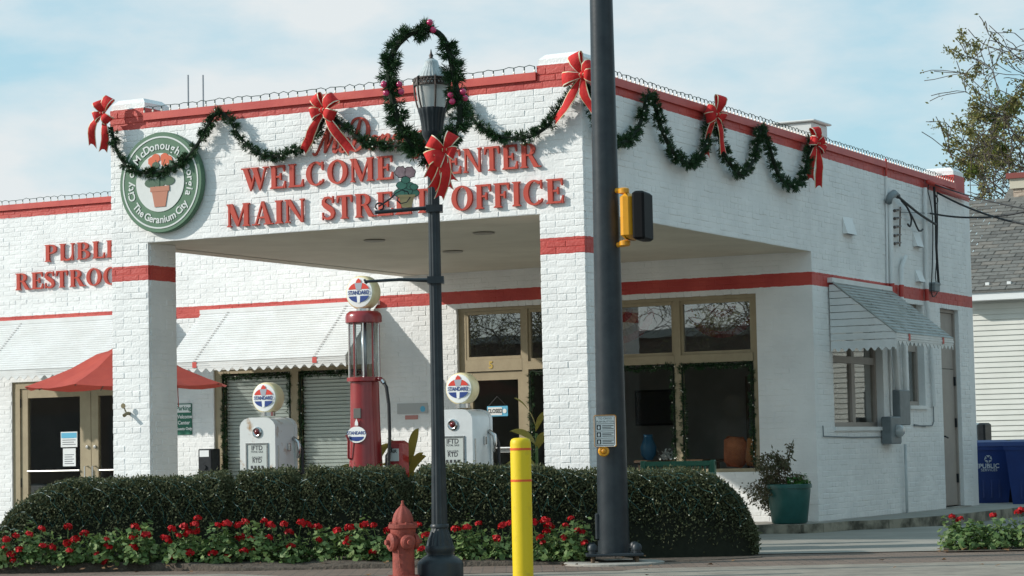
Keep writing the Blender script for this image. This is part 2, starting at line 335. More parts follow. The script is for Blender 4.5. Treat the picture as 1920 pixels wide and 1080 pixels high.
def wall(name, F, u0, u1, v0, v1, thick=.25, holes=(), inset=(0, 0), bricks=True, single=False, uoff=0.):
    """core slab set back behind its bricks; holes = (u0,u1,v0,v1)"""
    us = sorted({u0+inset[0]*.009, u1-inset[1]*.009, *[x for h in holes for x in h[:2]]}); vsx = sorted({v0, v1, *[x for h in holes for x in h[2:]]})
    us = [u for u in us if u0 <= u <= u1]; vsx = [v for v in vsx if v0 <= v <= v1]
    c = MB(F)
    for i in range(len(us)-1):
        for j in range(len(vsx)-1):
            cu, cv = (us[i]+us[i+1])/2, (vsx[j]+vsx[j+1])/2
            if any(h[0] < cu < h[1] and h[2] < cv < h[3] for h in holes): continue
            c.box(us[i], us[i+1], vsx[j], vsx[j+1], -thick, -.0026)
    W_ = c.build(name, PAINT, BLD)
    if not bricks: return W_
    r0 = int(math.floor(v0/BH)); r1 = int(math.ceil(v1/BH))
    out = MB()
    for r in range(r0, r1):
        a, b = max(r*BH, v0), min((r+1)*BH, v1)
        if b-a < .02: continue
        cv = (a+b)/2; segs = [(u0, u1)]
        for h in holes:
            if h[2] < cv < h[3]:
                ns = []
                for s0, s1 in segs:
                    if h[1] <= s0 or h[0] >= s1: ns.append((s0, s1)); continue
                    if h[0] > s0: ns.append((s0, h[0]))
                    if h[1] < s1: ns.append((h[1], s1))
                segs = ns
        off = uoff + (BM/2 if r % 2 else 0); header = (r % 6 == 0)
        step = BM/2 if header else BM
        for s0, s1 in segs:
            k = math.floor((s0-off)/step)
            while True:
                x0 = off+k*step; x1 = x0+step; k += 1
                if x0 >= s1: break
                x0, x1 = max(x0, s0), min(x1, s1)
                if x1-x0 < .03: continue
                mr = MOR*random.uniform(.5, 1.3)
                w_, h_ = x1-x0-mr, b-a-MOR*random.uniform(.5, 1.2)-(random.uniform(.003, .007) if random.random() < .07 else 0)
                T = F @ Matrix.Translation(((x0+x1)/2, cv+random.uniform(-.0015, .0015), random.gauss(0, .0014))) @ Matrix.Rotation(random.gauss(0, .006), 4, 'Z') @ Matrix.Rotation(random.gauss(0, .008), 4, 'X') @ Matrix.Rotation(random.gauss(0, .004), 4, 'Y') @ Matrix.Diagonal((w_, h_, 1, 1))
                if single:
                    p = T.translation; dep = (np.array(p)-CAM) @ CFW
                    BRICKS.append((dep, T, W_))
                else:
                    vs, fs = BU[random.randrange(5)]; out.add([T @ Vector(v) for v in vs], fs)
    if out.v: stuff(out.build('brickwork', PAINT, W_, recalc=False))
    return W_
BT = .038    # brick depth kept free at corners
# canopy: front fascia, side fascia, piers
TOPA = 4.70
wall('canopy_front', fa(0), -L, 0, SOF, TOPA, .28, single=True, inset=(1, 1))
wall('canopy_side', fb(0), BT, D-.0, SOF, TOPA-.02, .28)
MB(fa(0)).box(-L+.008, -L+.25, SOF+.002, TOPA, -D, -.2825).build('canopy_far_side', PAINT, BLD)
for x0, sg in ((-PW, True), (-L, True)):
    wall('pier', fa(0), x0, x0+PW, GZ-.02, SOF, PW-.01, inset=(1, 1), single=(x0 > -1))
    pr_side = wall('pier_side', fb(x0+PW), BT, PW, GZ-.02, SOF, .02, bricks=True)
# main walls
SF = (-5.05, -.755, .02, 2.865)                 # shopfront opening
SFW = (-4.05, -.755, .62, 2.865)
BW = (-9.0, -6.38, .55, 2.16); LD = (-12.64, -9.80, .0, 2.10)
wall('front_wall', fa(D), -14.6, -.0, 0, TOPA-.04, .25, holes=[(-5.05, -4.05, 0, 2.865), (-4.05, -.755, .62, 2.865), BW, LD], inset=(0, 1))
W1 = (6.98, 8.87, 1.16, 2.86); W2 = (9.93, 10.62, 1.45, 2.86); DR = (11.39, 12.25, .02, 2.87)
wall('side_wall', fb(0), D+.0, E_, 0, TOPA-.05, .25, holes=[W1, W2, DR], inset=(0, 1))
# corner of side wall nearest canopy belongs to both faces
MB(fa(E_+.25)).box(-14.6, -.01, 0, 4.6, 0, .24).build('rear_wall', PAINT, BLD)
MB(fb(-14.6)).box(D+.01, E_+.2, 0, 4.6, 0, .2).build('far_wall', PAINT, BLD)
MB().box(-L+.26, -.29, .29, D-.01, SOF+.003, SOF+.08).build('soffit', SOFFIT, BLD)
MB().box(-L+.26, -.29, .29, D, 4.25, 4.32).build('canopy_roof', CONC, BLD)
MB().box(-14.4, -.26, D+.26, E_, 4.22, 4.30).build('roof', CONC, BLD)
sof2 = MB()      # underside of the fascias
sof2.box(-L+.009, -.009, .009, .279, SOF-.004, SOF-.001); sof2.box(-.279, -.009, .2795, D-.01, SOF-.004, SOF-.001); sof2.box(-L+.009, -L+.262, .2795, D-.01, SOF-.004, SOF-.001)
sof2.build('soffit_edge', SOFFIT, BLD)
# inside
INT = MB()
INT.box(-14.3, -.27, D+.26, E_-.02, .0, .02).build('floor', mat('interior_floor', (.16, .13, .10), .5, (.12, .095, .075), 2), BLD)
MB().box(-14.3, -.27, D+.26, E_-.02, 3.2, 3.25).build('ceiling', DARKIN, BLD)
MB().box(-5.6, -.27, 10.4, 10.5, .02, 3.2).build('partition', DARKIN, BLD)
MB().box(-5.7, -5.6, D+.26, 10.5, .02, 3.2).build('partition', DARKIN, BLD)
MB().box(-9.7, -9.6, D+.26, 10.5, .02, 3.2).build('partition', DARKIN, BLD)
# coping and parapet corner blocks
c = MB(); c.box(-L+.48, -.505, -.03, .30, 4.69, 4.772); c.build('coping', REDMETAL, BLD)
c = MB()
y0, y1 = .50, 12.25
c.add([(.03, y0, 4.685), (.03, y1, 4.622), (-.3, y1, 4.622), (-.3, y0, 4.685), (.03, y0, 4.77), (.03, y1, 4.707), (-.3, y1, 4.707), (-.3, y0, 4.77)], [(0,1,2,3),(4,7,6,5),(0,4,5,1),(1,5,6,2),(2,6,7,3),(3,7,4,0)])
c.build('coping', REDMETAL, BLD)
c = MB(); c.box(-14.6, -L-.02, D-.03, D+.3, 4.665, 4.748); c.build('coping', REDMETAL, BLD)
c = MB(); c.box(-L-.02, -.29, D-.03, D+.3, 4.665, 4.74); c.build('coping', REDMETAL, BLD)
def block(x0, x1, y0, y1):
    b = MB(); b.box(x0, x1, y0, y1, 4.6, 4.84)
    e = .07; z0, z1 = 4.84, 4.955
    b.add([(x0+.012,y0+.012,z0),(x1-.012,y0+.012,z0),(x1-.012,y1-.012,z0),(x0+.012,y1-.012,z0),(x0+.012,y0+.012,4.9),(x1-.012,y0+.012,4.9),(x1-.012,y1-.012,4.9),(x0+.012,y1-.012,4.9),(x0+e,y0+e,z1),(x1-e,y0+e,z1),(x1-e,y1-e,z1),(x0+e,y1-e,z1)],
          [(0,1,5,4),(1,2,6,5),(2,3,7,6),(3,0,4,7),(4,5,9,8),(5,6,10,9),(6,7,11,10),(7,4,8,11),(8,9,10,11)])
    return b.build('parapet_block', PAINT, BLD)
b1 = block(-L-.001, -L+.48, .0, .48); b2 = block(-.505, .001, .0, .50); b3 = block(-.5, .001, 12.25, E_+.02)
for F, u0, u1, par in ((fa(0), -.505, .0, b2), (fa(0), -L, -L+.48, b1)):
    W_ = par
    for r in range(69, 71):
        o = r*BH; a = u0 + (BM/2 if r % 2 else 0) - BM/2
        while a < u1-.03:
            x0, x1 = max(a, u0), min(a+BM, u1)
            if x1-x0 > .04:
                T = F @ Matrix.Translation(((x0+x1)/2, o+BH/2, .007)) @ Matrix.Diagonal((x1-x0-MOR, BH-MOR, 1, 1)); BRICKS.append((30 if par is b1 else 24, T, par))
            a += BM
# single bricks: the 300 that show largest; the rest joined per wall
BRICKS.sort(key=lambda q: q[0]); rest = {}
for i, (dep, T, par) in enumerate(BRICKS):
    if i < 300:
        o = bpy.data.objects.new('brick', BME[random.randrange(5)]); COL.objects.link(o); o.parent = par; o.matrix_local = T
    else: rest.setdefault(par.name, (par, MB()))[1].add([T @ Vector(v) for v in BU[random.randrange(5)][0]], BU[0][1])
for par, mb in rest.values(): stuff(mb.build('brickwork', PAINT, par, recalc=False))

# ------------------------------------------------------------------ windows and doors
def pane(F, u0, u1, v0, v1, w, par, mt=None): return MB(F).box(u0, u1, v0, v1, w-.004, w).build('pane', mt or GLASS, par)
def bars(F, segs, mt, name, par=None):
    m = MB(F)
    for i, s in enumerate(segs): m.box(*s)
    return m.build(name, mt, par or BLD)
FD = fa(D); FB = fb(0)
# shopfront on the canopy wall
P0 = [-5.05, -4.05, -2.95, -1.86, -.755]
fr = MB(FD)
for i, x in enumerate(P0):
    a = .075 if i in (0, 4) else .045
    x0 = x if i == 0 else x-.045; x1 = x+.045 if i < 4 else x
    if i == 4: x0 = x-.075
    if i == 0: x1 = x+.11
    fr.box(x0, x1, .02 if i < 2 else .62, 2.80, -.14, -.055 if i in (0, 4) else -.04)
fr.box(-5.05, -.755, 2.80, 2.865, -.142, -.045)
SFR = fr.build('shopfront_frame', TAN, BLD)
for i in range(1, 4):      # bays: transom light over display pane
    x0, x1 = P0[i]+.046, P0[i+1]-(.076 if i == 3 else .046)
    t = bars(FD, [(x0, x1, 2.005, 2.11, -.13, -.036), (x0, x0+.035, 2.112, 2.798, -.12, -.06), (x1-.035, x1, 2.112, 2.798, -.12, -.06), (x0+.036, x1-.036, 2.112, 2.15, -.12, -.058), (x0+.036, x1-.036, 2.755, 2.798, -.12, -.058)], TAN, 'transom_window')
    pane(FD, x0+.036, x1-.036, 2.151, 2.754, -.085, t, GLASST)
    w_ = bars(FD, [(x0, x1, .62, .665, -.13, -.03)], TAN, 'display_window'); pane(FD, x0, x1, .666, 2.004, -.09, w_)
x0, x1 = P0[0]+.111, P0[1]-.046
t = bars(FD, [(x0, x1, 2.0, 2.155, -.13, -.038), (x0, x0+.035, 2.157, 2.798, -.12, -.06), (x1-.025, x1, 2.157, 2.798, -.12, -.06), (x0+.036, x1-.026, 2.157, 2.195, -.12, -.057), (x0+.036, x1-.026, 2.755, 2.798, -.12, -.057)], TAN, 'transom_window')
pane(FD, x0+.036, x1-.026, 2.196, 2.754, -.085, t, GLASST)
text('house_number', '5', .13, FD, -4.56, 2.075, -.036, mat('brass', (.62, .44, .12), .35, metal=.6), t, .004, .004)
dr = bars(FD, [(x0, x0+.08, .03, 1.99, -.12, -.06), (x1-.075, x1, .03, 1.99, -.12, -.06), (x0+.081, x1-.076, 1.88, 1.99, -.12, -.062), (x0+.081, x1-.076, .03, .25, -.12, -.062)], TAN, 'door')
pane(FD, x0+.081, x1-.076, .251, 1.879, -.09, dr)
MB(FD).tube([(x0+.09, .98, -.04), (x1-.09, .98, -.04)], .016, 8).build('push_bar', mat('aluminium', (.62, .62, .60), .3, metal=.9), dr)
# blinds windows left of it
bw = bars(FD, [(-9.0, -8.885, .55, 2.10, -.14, -.03), (-7.725, -7.60, .55, 2.10, -.14, -.03), (-6.49, -6.38, .55, 2.10, -.14, -.03), (-9.0, -6.38, 2.101, 2.16, -.142, -.028), (-8.884, -7.726, .55, .62, -.14, -.02), (-7.599, -6.491, .55, .62, -.14, -.02)], TAN, 'window')
BLIND = mat('blind_slat', (.80, .81, .78), .55, (.68, .70, .67), 2)
for a, b in ((-8.884, -7.726), (-7.599, -6.491)):
    pane(FD, a, b, .621, 2.10, -.075, bw)
    bl = MB(FD); z = .63
    while z < 2.07:
        bl.add([(a+.03, z, -.128), (b-.03, z, -.128), (b-.03, z+.040, -.112), (a+.03, z+.040, -.112), (a+.03, z-.001, -.129), (b-.03, z-.001, -.129), (b-.03, z+.039, -.113), (a+.03, z+.039, -.113)], [(0,1,2,3),(7,6,5,4),(0,4,5,1),(2,6,7,3),(0,3,7,4),(1,5,6,2)]); z += .05
    stuff(bl.build('blinds', BLIND, bw))
    MB(FD).box(a+.02, b-.02, .62, 2.1, -.20, -.19).build('blind_backing', mat('blind_back', (.46, .48, .46), .8), bw)  # backing added behind the slats; its grey paints the shade in their gaps
# double doors at the far left
bars(FD, [(-12.64, -12.51, 0, 2.0, -.14, -.03), (-9.93, -9.80, 0, 2.0, -.14, -.03), (-12.64, -9.80, 2.0, 2.10, -.142, -.032)], TAN, 'door_frame')
for a, b, hs in ((-12.505, -11.215, -1), (-11.205, -9.935, 1)):
    d_ = bars(FD, [(a, a+.125, .02, 1.995, -.11, -.05), (b-.195 if hs < 0 else b-.125, b, .02, 1.995, -.11, -.05), (a+.126, b-.196 if hs < 0 else b-.126, 1.86, 1.995, -.11, -.052), (a+.126, b-.196 if hs < 0 else b-.126, .02, .22, -.11, -.052)], TAN, 'door')
    pane(FD, a+.126, b-.126, .221, 1.859, -.08, d_, GLASSD)
    MB(FD).tube([(a+.13, .78, -.035), (b-.2, .78, -.035)], .014, 8).build('push_bar', MATS['aluminium'], d_)
    hx = b-.06 if hs < 0 else a+.07
    MB(FD).tube([(hx, .60, -.05), (hx, .60, .02), (hx, .84, .02), (hx, .84, -.05)], .012, 8).build('handle', MATS['aluminium'], d_)
    MB(FD).lathe([(.025, -.05), (.025, -.03), (.012, -.028)], 12, (hx, 1.12, 0)).build('lock', mat('steel', (.42, .41, .39), .4, metal=.9), d_)
    if hs < 0:
        for v in (.55, 1.72): MB(FD).box(-12.53, -12.50, v, v+.13, -.05, -.035).build('hinge', BLACKM, d_)
# side wall windows and door
def side_window(u0, u1, v0, v1, mull, rail):
    seg = [(u0, u0+.06, v0, v1, -.16, -.10), (u1-.06, u1, v0, v1, -.16, -.10), (u0+.061, u1-.061, v1-.06, v1, -.16, -.10), (u0+.061, u1-.061, v0, v0+.06, -.16, -.09), (u0+.061, u1-.061, rail, rail+.09, -.155, -.105)]
    if mull: seg += [(mull-.06, mull+.06, v0+.061, rail-.001, -.158, -.102), (mull-.05, mull+.05, rail+.091, v1-.061, -.158, -.102)]
    w_ = bars(FB, seg, TAUPE, 'window'); pane(FB, u0+.06, u1-.06, v0+.06, v1-.06, -.132, w_, GLASSD)
    MB(FB).box(u0-.04, u1+.04, v0-.05, v0-.002, -.16, .03).build('sill', PAINT, w_)
side_window(*W1, 7.98, 1.98); side_window(*W2, None, 2.2)
bars(FB, [(DR[0], DR[0]+.05, .02, 2.87, -.14, -.06), (DR[1]-.05, DR[1], .02, 2.87, -.14, -.06), (DR[0]+.051, DR[1]-.051, 2.80, 2.87, -.14, -.06)], TAUPE, 'door_frame')
sd = MB(FB).box(DR[0]+.052, DR[1]-.052, .03, 1.985, -.13, -.085).build('door', TAUPE, BLD)
MB(FB).box(DR[0]+.052, DR[1]-.052, 1.995, 2.795, -.13, -.09).build('door_panel', TAUPE, BLD)
for v in (.35, 1.15, 1.75): MB(FB).box(DR[1]-.075, DR[1]-.045, v, v+.13, -.085, -.055).build('hinge', BLACKM, sd)
MB(FB).tube([(DR[0]+.15, 1.02, -.085), (DR[0]+.15, 1.02, -.03), (DR[0]+.27, 1.0, -.03)], .012, 8).build('handle', BLACKM, sd)
MB(FB).box(DR[0]-.0, DR[1], .0, .02, -.22, .10).build('threshold', CONC, BLD)
# recessed soffit lamps
for i, (x, y) in enumerate(((-3.312, 1.397), (-1.924, 1.41), (-3.375, 3.288))):
    t = MB().lathe([(.02, SOF-.001), (.115, SOF-.0015), (.125, SOF-.008), (.11, SOF-.016), (.085, SOF-.010), (.03, SOF-.006)], 20, (x, y, 0)).build('recessed_light', mat('lamp_trim', (.30, .28, .24), .5), BLD, smooth=True, angle=40)
# roof things
h = thing('rooftop_air_unit', 'white metal air unit standing on the roof behind the side parapet', 'air unit', (-1.6, 9.2, 4.3))
p = dp(1500, 238, 33.6); x, y = p[0], p[1]; h.location = (x, y, 4.3)
MB().bev(x-.28, x+.30, y-.3, y+.3, 4.3, p[2]+.02, .02).build('cabinet', mat('galv_white', (.6, .61, .6), .5), h)
MB().bev(x-.33, x+.35, y-.35, y+.35, p[2]+.021, p[2]+.05, .01).build('lid', MATS['galv_white'], h)
for i, px in enumerate((353, 381)):
    q = dp(px, 190, 31.5); t = dp(px, 140, 31.5)
    tag(MB().tube([(q[0], q[1], 4.25), (q[0], q[1], t[2])], .012, 6).build('antenna_rod', mat('grey_rod', (.30, .33, .36), .5)), ('left' if i == 0 else 'right')+' of two thin grey rods rising above the roof', 'antenna', 'rods on the roof')
# ================================================================== serif lettering
def ring(cx, cy, rx, ry, tx, ty, a0, a1, n=14):
    o, i = [], []
    for k in range(n+1):
        a = R_(a0+(a1-a0)*k/n); o.append((cx+rx*math.cos(a), cy+ry*math.sin(a))); i.append((cx+(rx-tx)*math.cos(a), cy+(ry-ty)*math.sin(a)))
    return o + i[::-1]
def rib(pts, ws):
    l, r = [], []
    for i, p in enumerate(pts):
        a, b = pts[max(i-1, 0)], pts[min(i+1, len(pts)-1)]; dx, dy = b[0]-a[0], b[1]-a[1]; n = math.hypot(dx, dy) or 1
        w = (ws[i] if isinstance(ws, (list, tuple)) else ws)/2; l.append((p[0]-dy/n*w, p[1]+dx/n*w)); r.append((p[0]+dy/n*w, p[1]-dx/n*w))
    return l + r[::-1]
def rc(x0, y0, x1, y1): return [(x0, y0), (x1, y0), (x1, y1), (x0, y1)]
S_, T_, H_ = .215, .085, .055
def stem(x, w=S_, o=.075, top=True, bot=True):
    r = [rc(x, 0, x+w, 1)]
    if bot: r.append([(x-o, 0), (x+w+o, 0), (x+w+o, H_*.6), (x+w, H_*1.6), (x, H_*1.6), (x-o, H_*.6)])
    if top: r.append([(x-o, 1), (x-o, 1-H_*.6), (x, 1-H_*1.6), (x+w, 1-H_*1.6), (x+w+o, 1-H_*.6), (x+w+o, 1)])
    return r
def sspine():
    P = [(.56, .80), (.50, .90), (.36, .955), (.20, .93), (.115, .82), (.12, .70), (.22, .60), (.38, .50), (.52, .39), (.575, .27), (.54, .14), (.42, .055), (.26, .045), (.13, .11), (.06, .24)]
    Wd = [.04, .06, .09, .12, .16, .20, .23, .24, .23, .20, .16, .12, .09, .06, .04]
    return [rib(P, Wd), [(.555, 1), (.535, .70), (.60, .70), (.60, 1)], [(.045, 0), (.045, .33), (.105, .33), (.085, 0)]]
G = {
 'I': (.42, stem(.1)), 'L': (.80, stem(.1) + [rc(.3, 0, .68, T_), [(.62, 0), (.76, 0), (.76, .32), (.72, .32)]]),
 'E': (.84, stem(.1) + [rc(.3, 0, .7, T_), rc(.3, 1-T_, .7, 1), rc(.3, .47, .52, .55), [(.52, .36), (.57, .36), (.57, .66), (.52, .66), (.47, .51)], [(.62, 0), (.78, 0), (.78, .31), (.74, .31)], [(.62, 1), (.74, 1), (.74, .71), (.70, .71)]]),
 'F': (.78, stem(.1) + [rc(.3, 1-T_, .66, 1), rc(.3, .47, .50, .55), [(.50, .36), (.55, .36), (.55, .66), (.50, .66), (.45, .51)], [(.58, 1), (.72, 1), (.72, .69), (.68, .69)]]),
 'T': (.86, stem(.3, top=False) + [rc(.06, 1-T_, .77, 1), [(.04, 1), (.04, .68), (.08, .68), (.18, 1)], [(.79, 1), (.79, .68), (.75, .68), (.65, 1)]]),
 'M': (1.20, stem(.1, .085, .065, top=False) + stem(.87, .2, .07) + [[(.02, 1), (.30, 1), (.60, .26), (.52, .0)], [(.52, 0), (.60, .24), (.87, 1), (.955, 1), (.57, 0)], rc(.02, .945, .12, 1)]),
 'N': (1.00, stem(.1, .085, .065, top=False) + stem(.80, .085, .07, bot=False) + [[(.01, 1), (.28, 1), (.885, .0), (.80, -.02)], rc(.01, .945, .12, 1)]),
 'W': (1.34, [[(.06, 1), (.29, 1), (.56, .24), (.44, -.02)], [(.44, -.02), (.52, .10), (.72, .80), (.70, 1)], [(.52, 1), (.76, 1), (1.0, .24), (.90, -.02)], [(.90, -.02), (.97, .12), (1.24, 1), (1.15, 1)], rc(-.02, .945, .40, 1), rc(.48, .945, .84, 1), rc(1.06, .945, 1.34, 1)]),
 'A': (1.04, [[(.14, 0), (.47, 1.0), (.55, 1.02), (.22, 0)], [(.47, 1.02), (.57, 1.02), (.93, 0), (.68, 0)], rc(.28, .28, .72, .36), rc(.0, 0, .34, H_), rc(.58, 0, 1.02, H_)]),
 'O': (1.06, [ring(.53, .5, .48, .52, .22, .075, 90, 270), ring(.53, .5, .48, .52, .22, .075, -90, 90)]),
 'C': (.98, [ring(.53, .5, .48, .52, .22, .075, 48, 200), ring(.53, .5, .48, .52, .22, .075, 200, 318), [(.80, 1.0), (.80, .68), (.85, .62), (.87, .62), (.87, 1.0)], [(.80, .18), (.86, .26), (.91, .22), (.86, .1)]]),
 'R': (1.02, stem(.1) + [ring(.42, .74, .34, .26, .20, .07, -90, 90, 10), rc(.3, .93, .43, 1), rc(.3, .48, .43, .55), [(.42, .50), (.62, .50), (.95, 0), (.70, 0)], rc(.72, 0, 1.03, H_)]),
 'P': (.88, stem(.1) + [ring(.42, .73, .36, .27, .20, .07, -90, 90, 10), rc(.3, .93, .43, 1), rc(.3, .46, .43, .53)]),
 'B': (.92, stem(.1) + [ring(.42, .765, .32, .235, .19, .06, -90, 90, 10), ring(.44, .275, .38, .275, .21, .065, -90, 90, 10), rc(.3, .94, .43, 1), rc(.3, .495, .45, .56), rc(.3, 0, .45, .065)]),
 'U': (1.04, stem(.1, bot=False) + stem(.80, .08, .08, bot=False) + [ring(.49, .36, .39, .38, .20, .10, 180, 300, 10), ring(.49, .36, .39, .38, .09, .10, 300, 360, 6)]),
 'S': (.68, sspine()),
}
def word(par, txt, F, u0, u1, v, cap, mt, depth=.028, gap=.06):
    adv = sum(G[c][0]+gap for c in txt)-gap; sx = (u1-u0)/adv; x = u0
    for c in txt:
        m = MB(F)
        for i, poly in enumerate(G[c][1]): m.prism([(x+a*sx, v+b*cap) for a, b in poly], .012-.0002*i, .012+depth-.0005*i)
        m.build('letter', mt, par); x += (G[c][0]+gap)*sx
FA = fa(0)
def lettering(label, words, F, cap):
    t = thing('wall_lettering', label, 'lettering', F @ Vector((words[0][1], words[0][3], 0)), 'red letters on the walls')
    for w in words: word(t, w[0], F, w[1], w[2], w[3], cap, SIGNRED)
    return t
ax = lambda px, py: ua(px, py, 0)[0]
lettering('red serif letters reading WELCOME CENTER, upper line on the canopy front', [('WELCOME', -4.11, -2.19, 3.803), ('CENTER', -1.81, -.468, 3.803)], FA, .25)
lettering('red serif letters reading MAIN STREET OFFICE, lower line on the canopy front', [('MAIN', ax(428, 425), ax(576, 415), 3.425), ('STREET', ax(606, 412), ax(812, 399), 3.425), ('OFFICE', ax(848, 396), ax(1062, 382), 3.42)], FA, .25)
lettering('red serif letters reading PUBLIC on the far left wall', [('PUBLIC', -11.98, -10.42, 3.855)], FD, .25)
lettering('red serif letters reading RESTROOMS, under PUBLIC on the left wall', [('RESTROOMS', -12.53, -10.06, 3.462)], FD, .25)
# script line, pen strokes (units: x-height .5, cap 1), slanted
SCR = {
 'M': [([(-.12, .05), (.02, -.02), (.16, .2), (.42, 1.0)], [.05, .06, .06, .05]), ([(.42, 1.0), (.46, .5), (.5, .02)], [.06, .13, .06]), ([(.5, .02), (.75, .6), (.95, 1.0)], [.05, .05, .05]), ([(.95, 1.0), (.93, .5), (.95, .1), (1.05, .02), (1.15, .12)], [.06, .13, .12, .07, .03])],
 'c': [([(.42, .4), (.34, .48), (.2, .44), (.1, .28), (.1, .1), (.22, .0), (.36, .04), (.48, .16)], [.06, .07, .06, .09, .11, .07, .05, .03])],
 'D': [([(.35, .98), (.30, .5), (.22, .06)], [.06, .13, .06]), ([(-.1, .75), (0, .98), (.3, 1.04), (.65, .92), (.85, .62), (.78, .25), (.5, .02), (.2, .03), (.05, .12)], [.04, .07, .07, .09, .13, .12, .07, .06, .03])],
 'o': [([(.25, .48), (.12, .4), (.06, .2), (.14, .02), (.3, .02), (.42, .2), (.40, .4), (.25, .48), (.4, .4), (.55, .44)], [.06, .08, .1, .08, .06, .09, .08, .05, .04, .03])],
 'n': [([(.02, .42), (.1, .48), (.1, .2), (.06, .0)], [.03, .06, .1, .05]), ([(.08, .15), (.2, .4), (.34, .48), (.4, .38), (.36, .12), (.44, .0), (.56, .12)], [.03, .05, .07, .1, .1, .06, .03])],
 'u': [([(.02, .42), (.1, .48), (.08, .15), (.16, .0), (.3, .1), (.4, .46)], [.03, .06, .1, .08, .05, .05]), ([(.4, .46), (.38, .12), (.46, .0), (.58, .12)], [.06, .1, .06, .03])],
 'g': [([(.4, .44), (.25, .48), (.1, .38), (.06, .16), (.18, .02), (.36, .14), (.42, .44)], [.06, .07, .09, .1, .07, .05, .05]), ([(.42, .44), (.38, -.2), (.24, -.42), (.06, -.36), (.16, -.16), (.58, .12)], [.06, .1, .08, .05, .04, .03])],
 'h': [([(.0, .12), (.25, .6), (.38, .95), (.28, 1.0), (.18, .6), (.08, .0)], [.03, .05, .06, .06, .1, .06]), ([(.1, .15), (.25, .42), (.38, .46), (.42, .34), (.38, .1), (.48, .0), (.64, .14)], [.03, .05, .08, .1, .1, .06, .03])],
}
def smooth(pts, ws, n=5):
    P, Wd = [], []
    for i in range(len(pts)-1):
        p0, p1, p2, p3 = pts[max(i-1, 0)], pts[i], pts[i+1], pts[min(i+2, len(pts)-1)]
        for k in range(n):
            t = k/n; P.append(tuple(.5*((2*p1[j])+(-p0[j]+p2[j])*t+(2*p0[j]-5*p1[j]+4*p2[j]-p3[j])*t*t+(-p0[j]+3*p1[j]-3*p2[j]+p3[j])*t**3) for j in range(2))); Wd.append(ws[i]*(1-t)+ws[i+1]*t)
    return P + [pts[-1]], Wd + [ws[-1]]
t = thing('wall_lettering', 'red script lettering of the town name behind the garland, top line', 'lettering', (-3.1, 0, 4.2), 'red letters on the walls')
x = -3.17
for c, adv, cap in (('M', 1.18, .30), ('c', .5, .30), ('D', .98, .33), ('o', .56, .30), ('n', .58, .30), ('o', .56, .30), ('u', .6, .30), ('g', .6, .30), ('h', .6, .33)):
    m = MB(FA)
    for i, (p, w) in enumerate(SCR[c]):
        P, Wd = smooth(p, w); P = [(x+(a+b*.32)*.245, 4.135+b*cap) for a, b in P]; m.prism(rib(P, [q*.34 for q in Wd]), .012, .036-.0006*i)
    m.build('letter', SIGNRED, t); x += adv*.245

# ================================================================== round town seal
sc = (-5.155, 3.972); RS = .558
SG = mat('seal_green', (.065, .15, .085), .45, (.085, .18, .105), 4); SW = mat('seal_white', (.66, .68, .66), .5, (.6, .62, .6), 6)
SDARK = mat('seal_leaf', (.04, .10, .055), .5)
se = thing('town_seal', 'round green and white town seal with a potted geranium on the canopy front', 'sign', (sc[0], 0, sc[1]))
fs_ = fa(0) @ Matrix.Translation((sc[0], sc[1], 0))
MB(fs_).lathe([(RS*.98, .01), (RS, .02), (RS, .075), (RS*.985, .085), (.01, .085)], 64).build('disc', SG, se, smooth=True, angle=30)
def annulus(r0, r1, w0, w1, name, mt):
    m = MB(fs_); n = 64; vs = []; fs = []
    for k in range(n):
        a = 2*math.pi*k/n
        for r, w in ((r0, w0), (r1, w0), (r1, w1), (r0, w1)): vs.append((r*math.cos(a), r*math.sin(a), w))
    for k in range(n):
        j = (k+1) % n
        for q in range(4): fs.append((k*4+q, k*4+(q+1) % 4, j*4+(q+1) % 4, j*4+q))
    m.add(vs, fs); return m.build(name, mt, se)
annulus(.495, .512, .084, .090, 'rim_line', SW)
MB(fs_).lathe([(.325, .084), (.325, .092), (.001, .092)], 48).build('inner_disc', SW, se)
def arc_text(txt, r, a_mid, span, size, inward, mt, w):
    n = len(txt); wid = [{' ': .4, 'i': .34, ',': .35, 'M': 1.1, 'm': 1.1, 'f': .42, 't': .48, 'y': .62, 'r': .5, 'T': .75, 'l': .34, 'I': .4}.get(c, .72) for c in txt]; tot = sum(wid); acc = 0
    for c, wd in zip(txt, wid):
        f = (acc+wd/2)/tot; acc += wd
        if c == ' ': continue
        a = R_(a_mid + (span/2 - span*f if not inward else -span/2 + span*f)); me = text_mesh(c, size, .002, .0022)
        rot = a-math.pi/2 if not inward else a+math.pi/2
        me.transform(fs_ @ Matrix.Translation((r*math.cos(a), r*math.sin(a), w)) @ Matrix.Rotation(rot, 4, 'Z')); me.materials.clear(); me.materials.append(mt); link('seal_letter', me, se)
arc_text('City of McDonough, Georgia', .405, 90, 232, .125, False, SW, .089)
arc_text('The Geranium City', .415, 270, 112, .115, True, SW, .089)
po = MB(fs_); po.prism([(-.07, -.27), (.075, -.27), (.11, -.10), (-.105, -.10)], .091, .10); po.prism([(-.125, -.10), (.13, -.10), (.13, -.045), (-.125, -.045)], .091, .103); po.build('pot', mat('seal_terracotta', (.45, .17, .10), .5), se)
lf = MB(fs_)
for i, (lx, ly, rx_, ry_) in enumerate(((-.12, 0, .085, .05), (.0, .0, .07, .06), (.12, .01, .085, .05), (-.09, .11, .06, .05), (.08, .10, .06, .055), (.13, .2, .06, .04), (-.05, .19, .05, .04))):
    lf.prism([(lx+rx_*math.cos(R_(q*30)), ly+ry_*math.sin(R_(q*30))) for q in range(12)], .0915, .098+.0007*i)
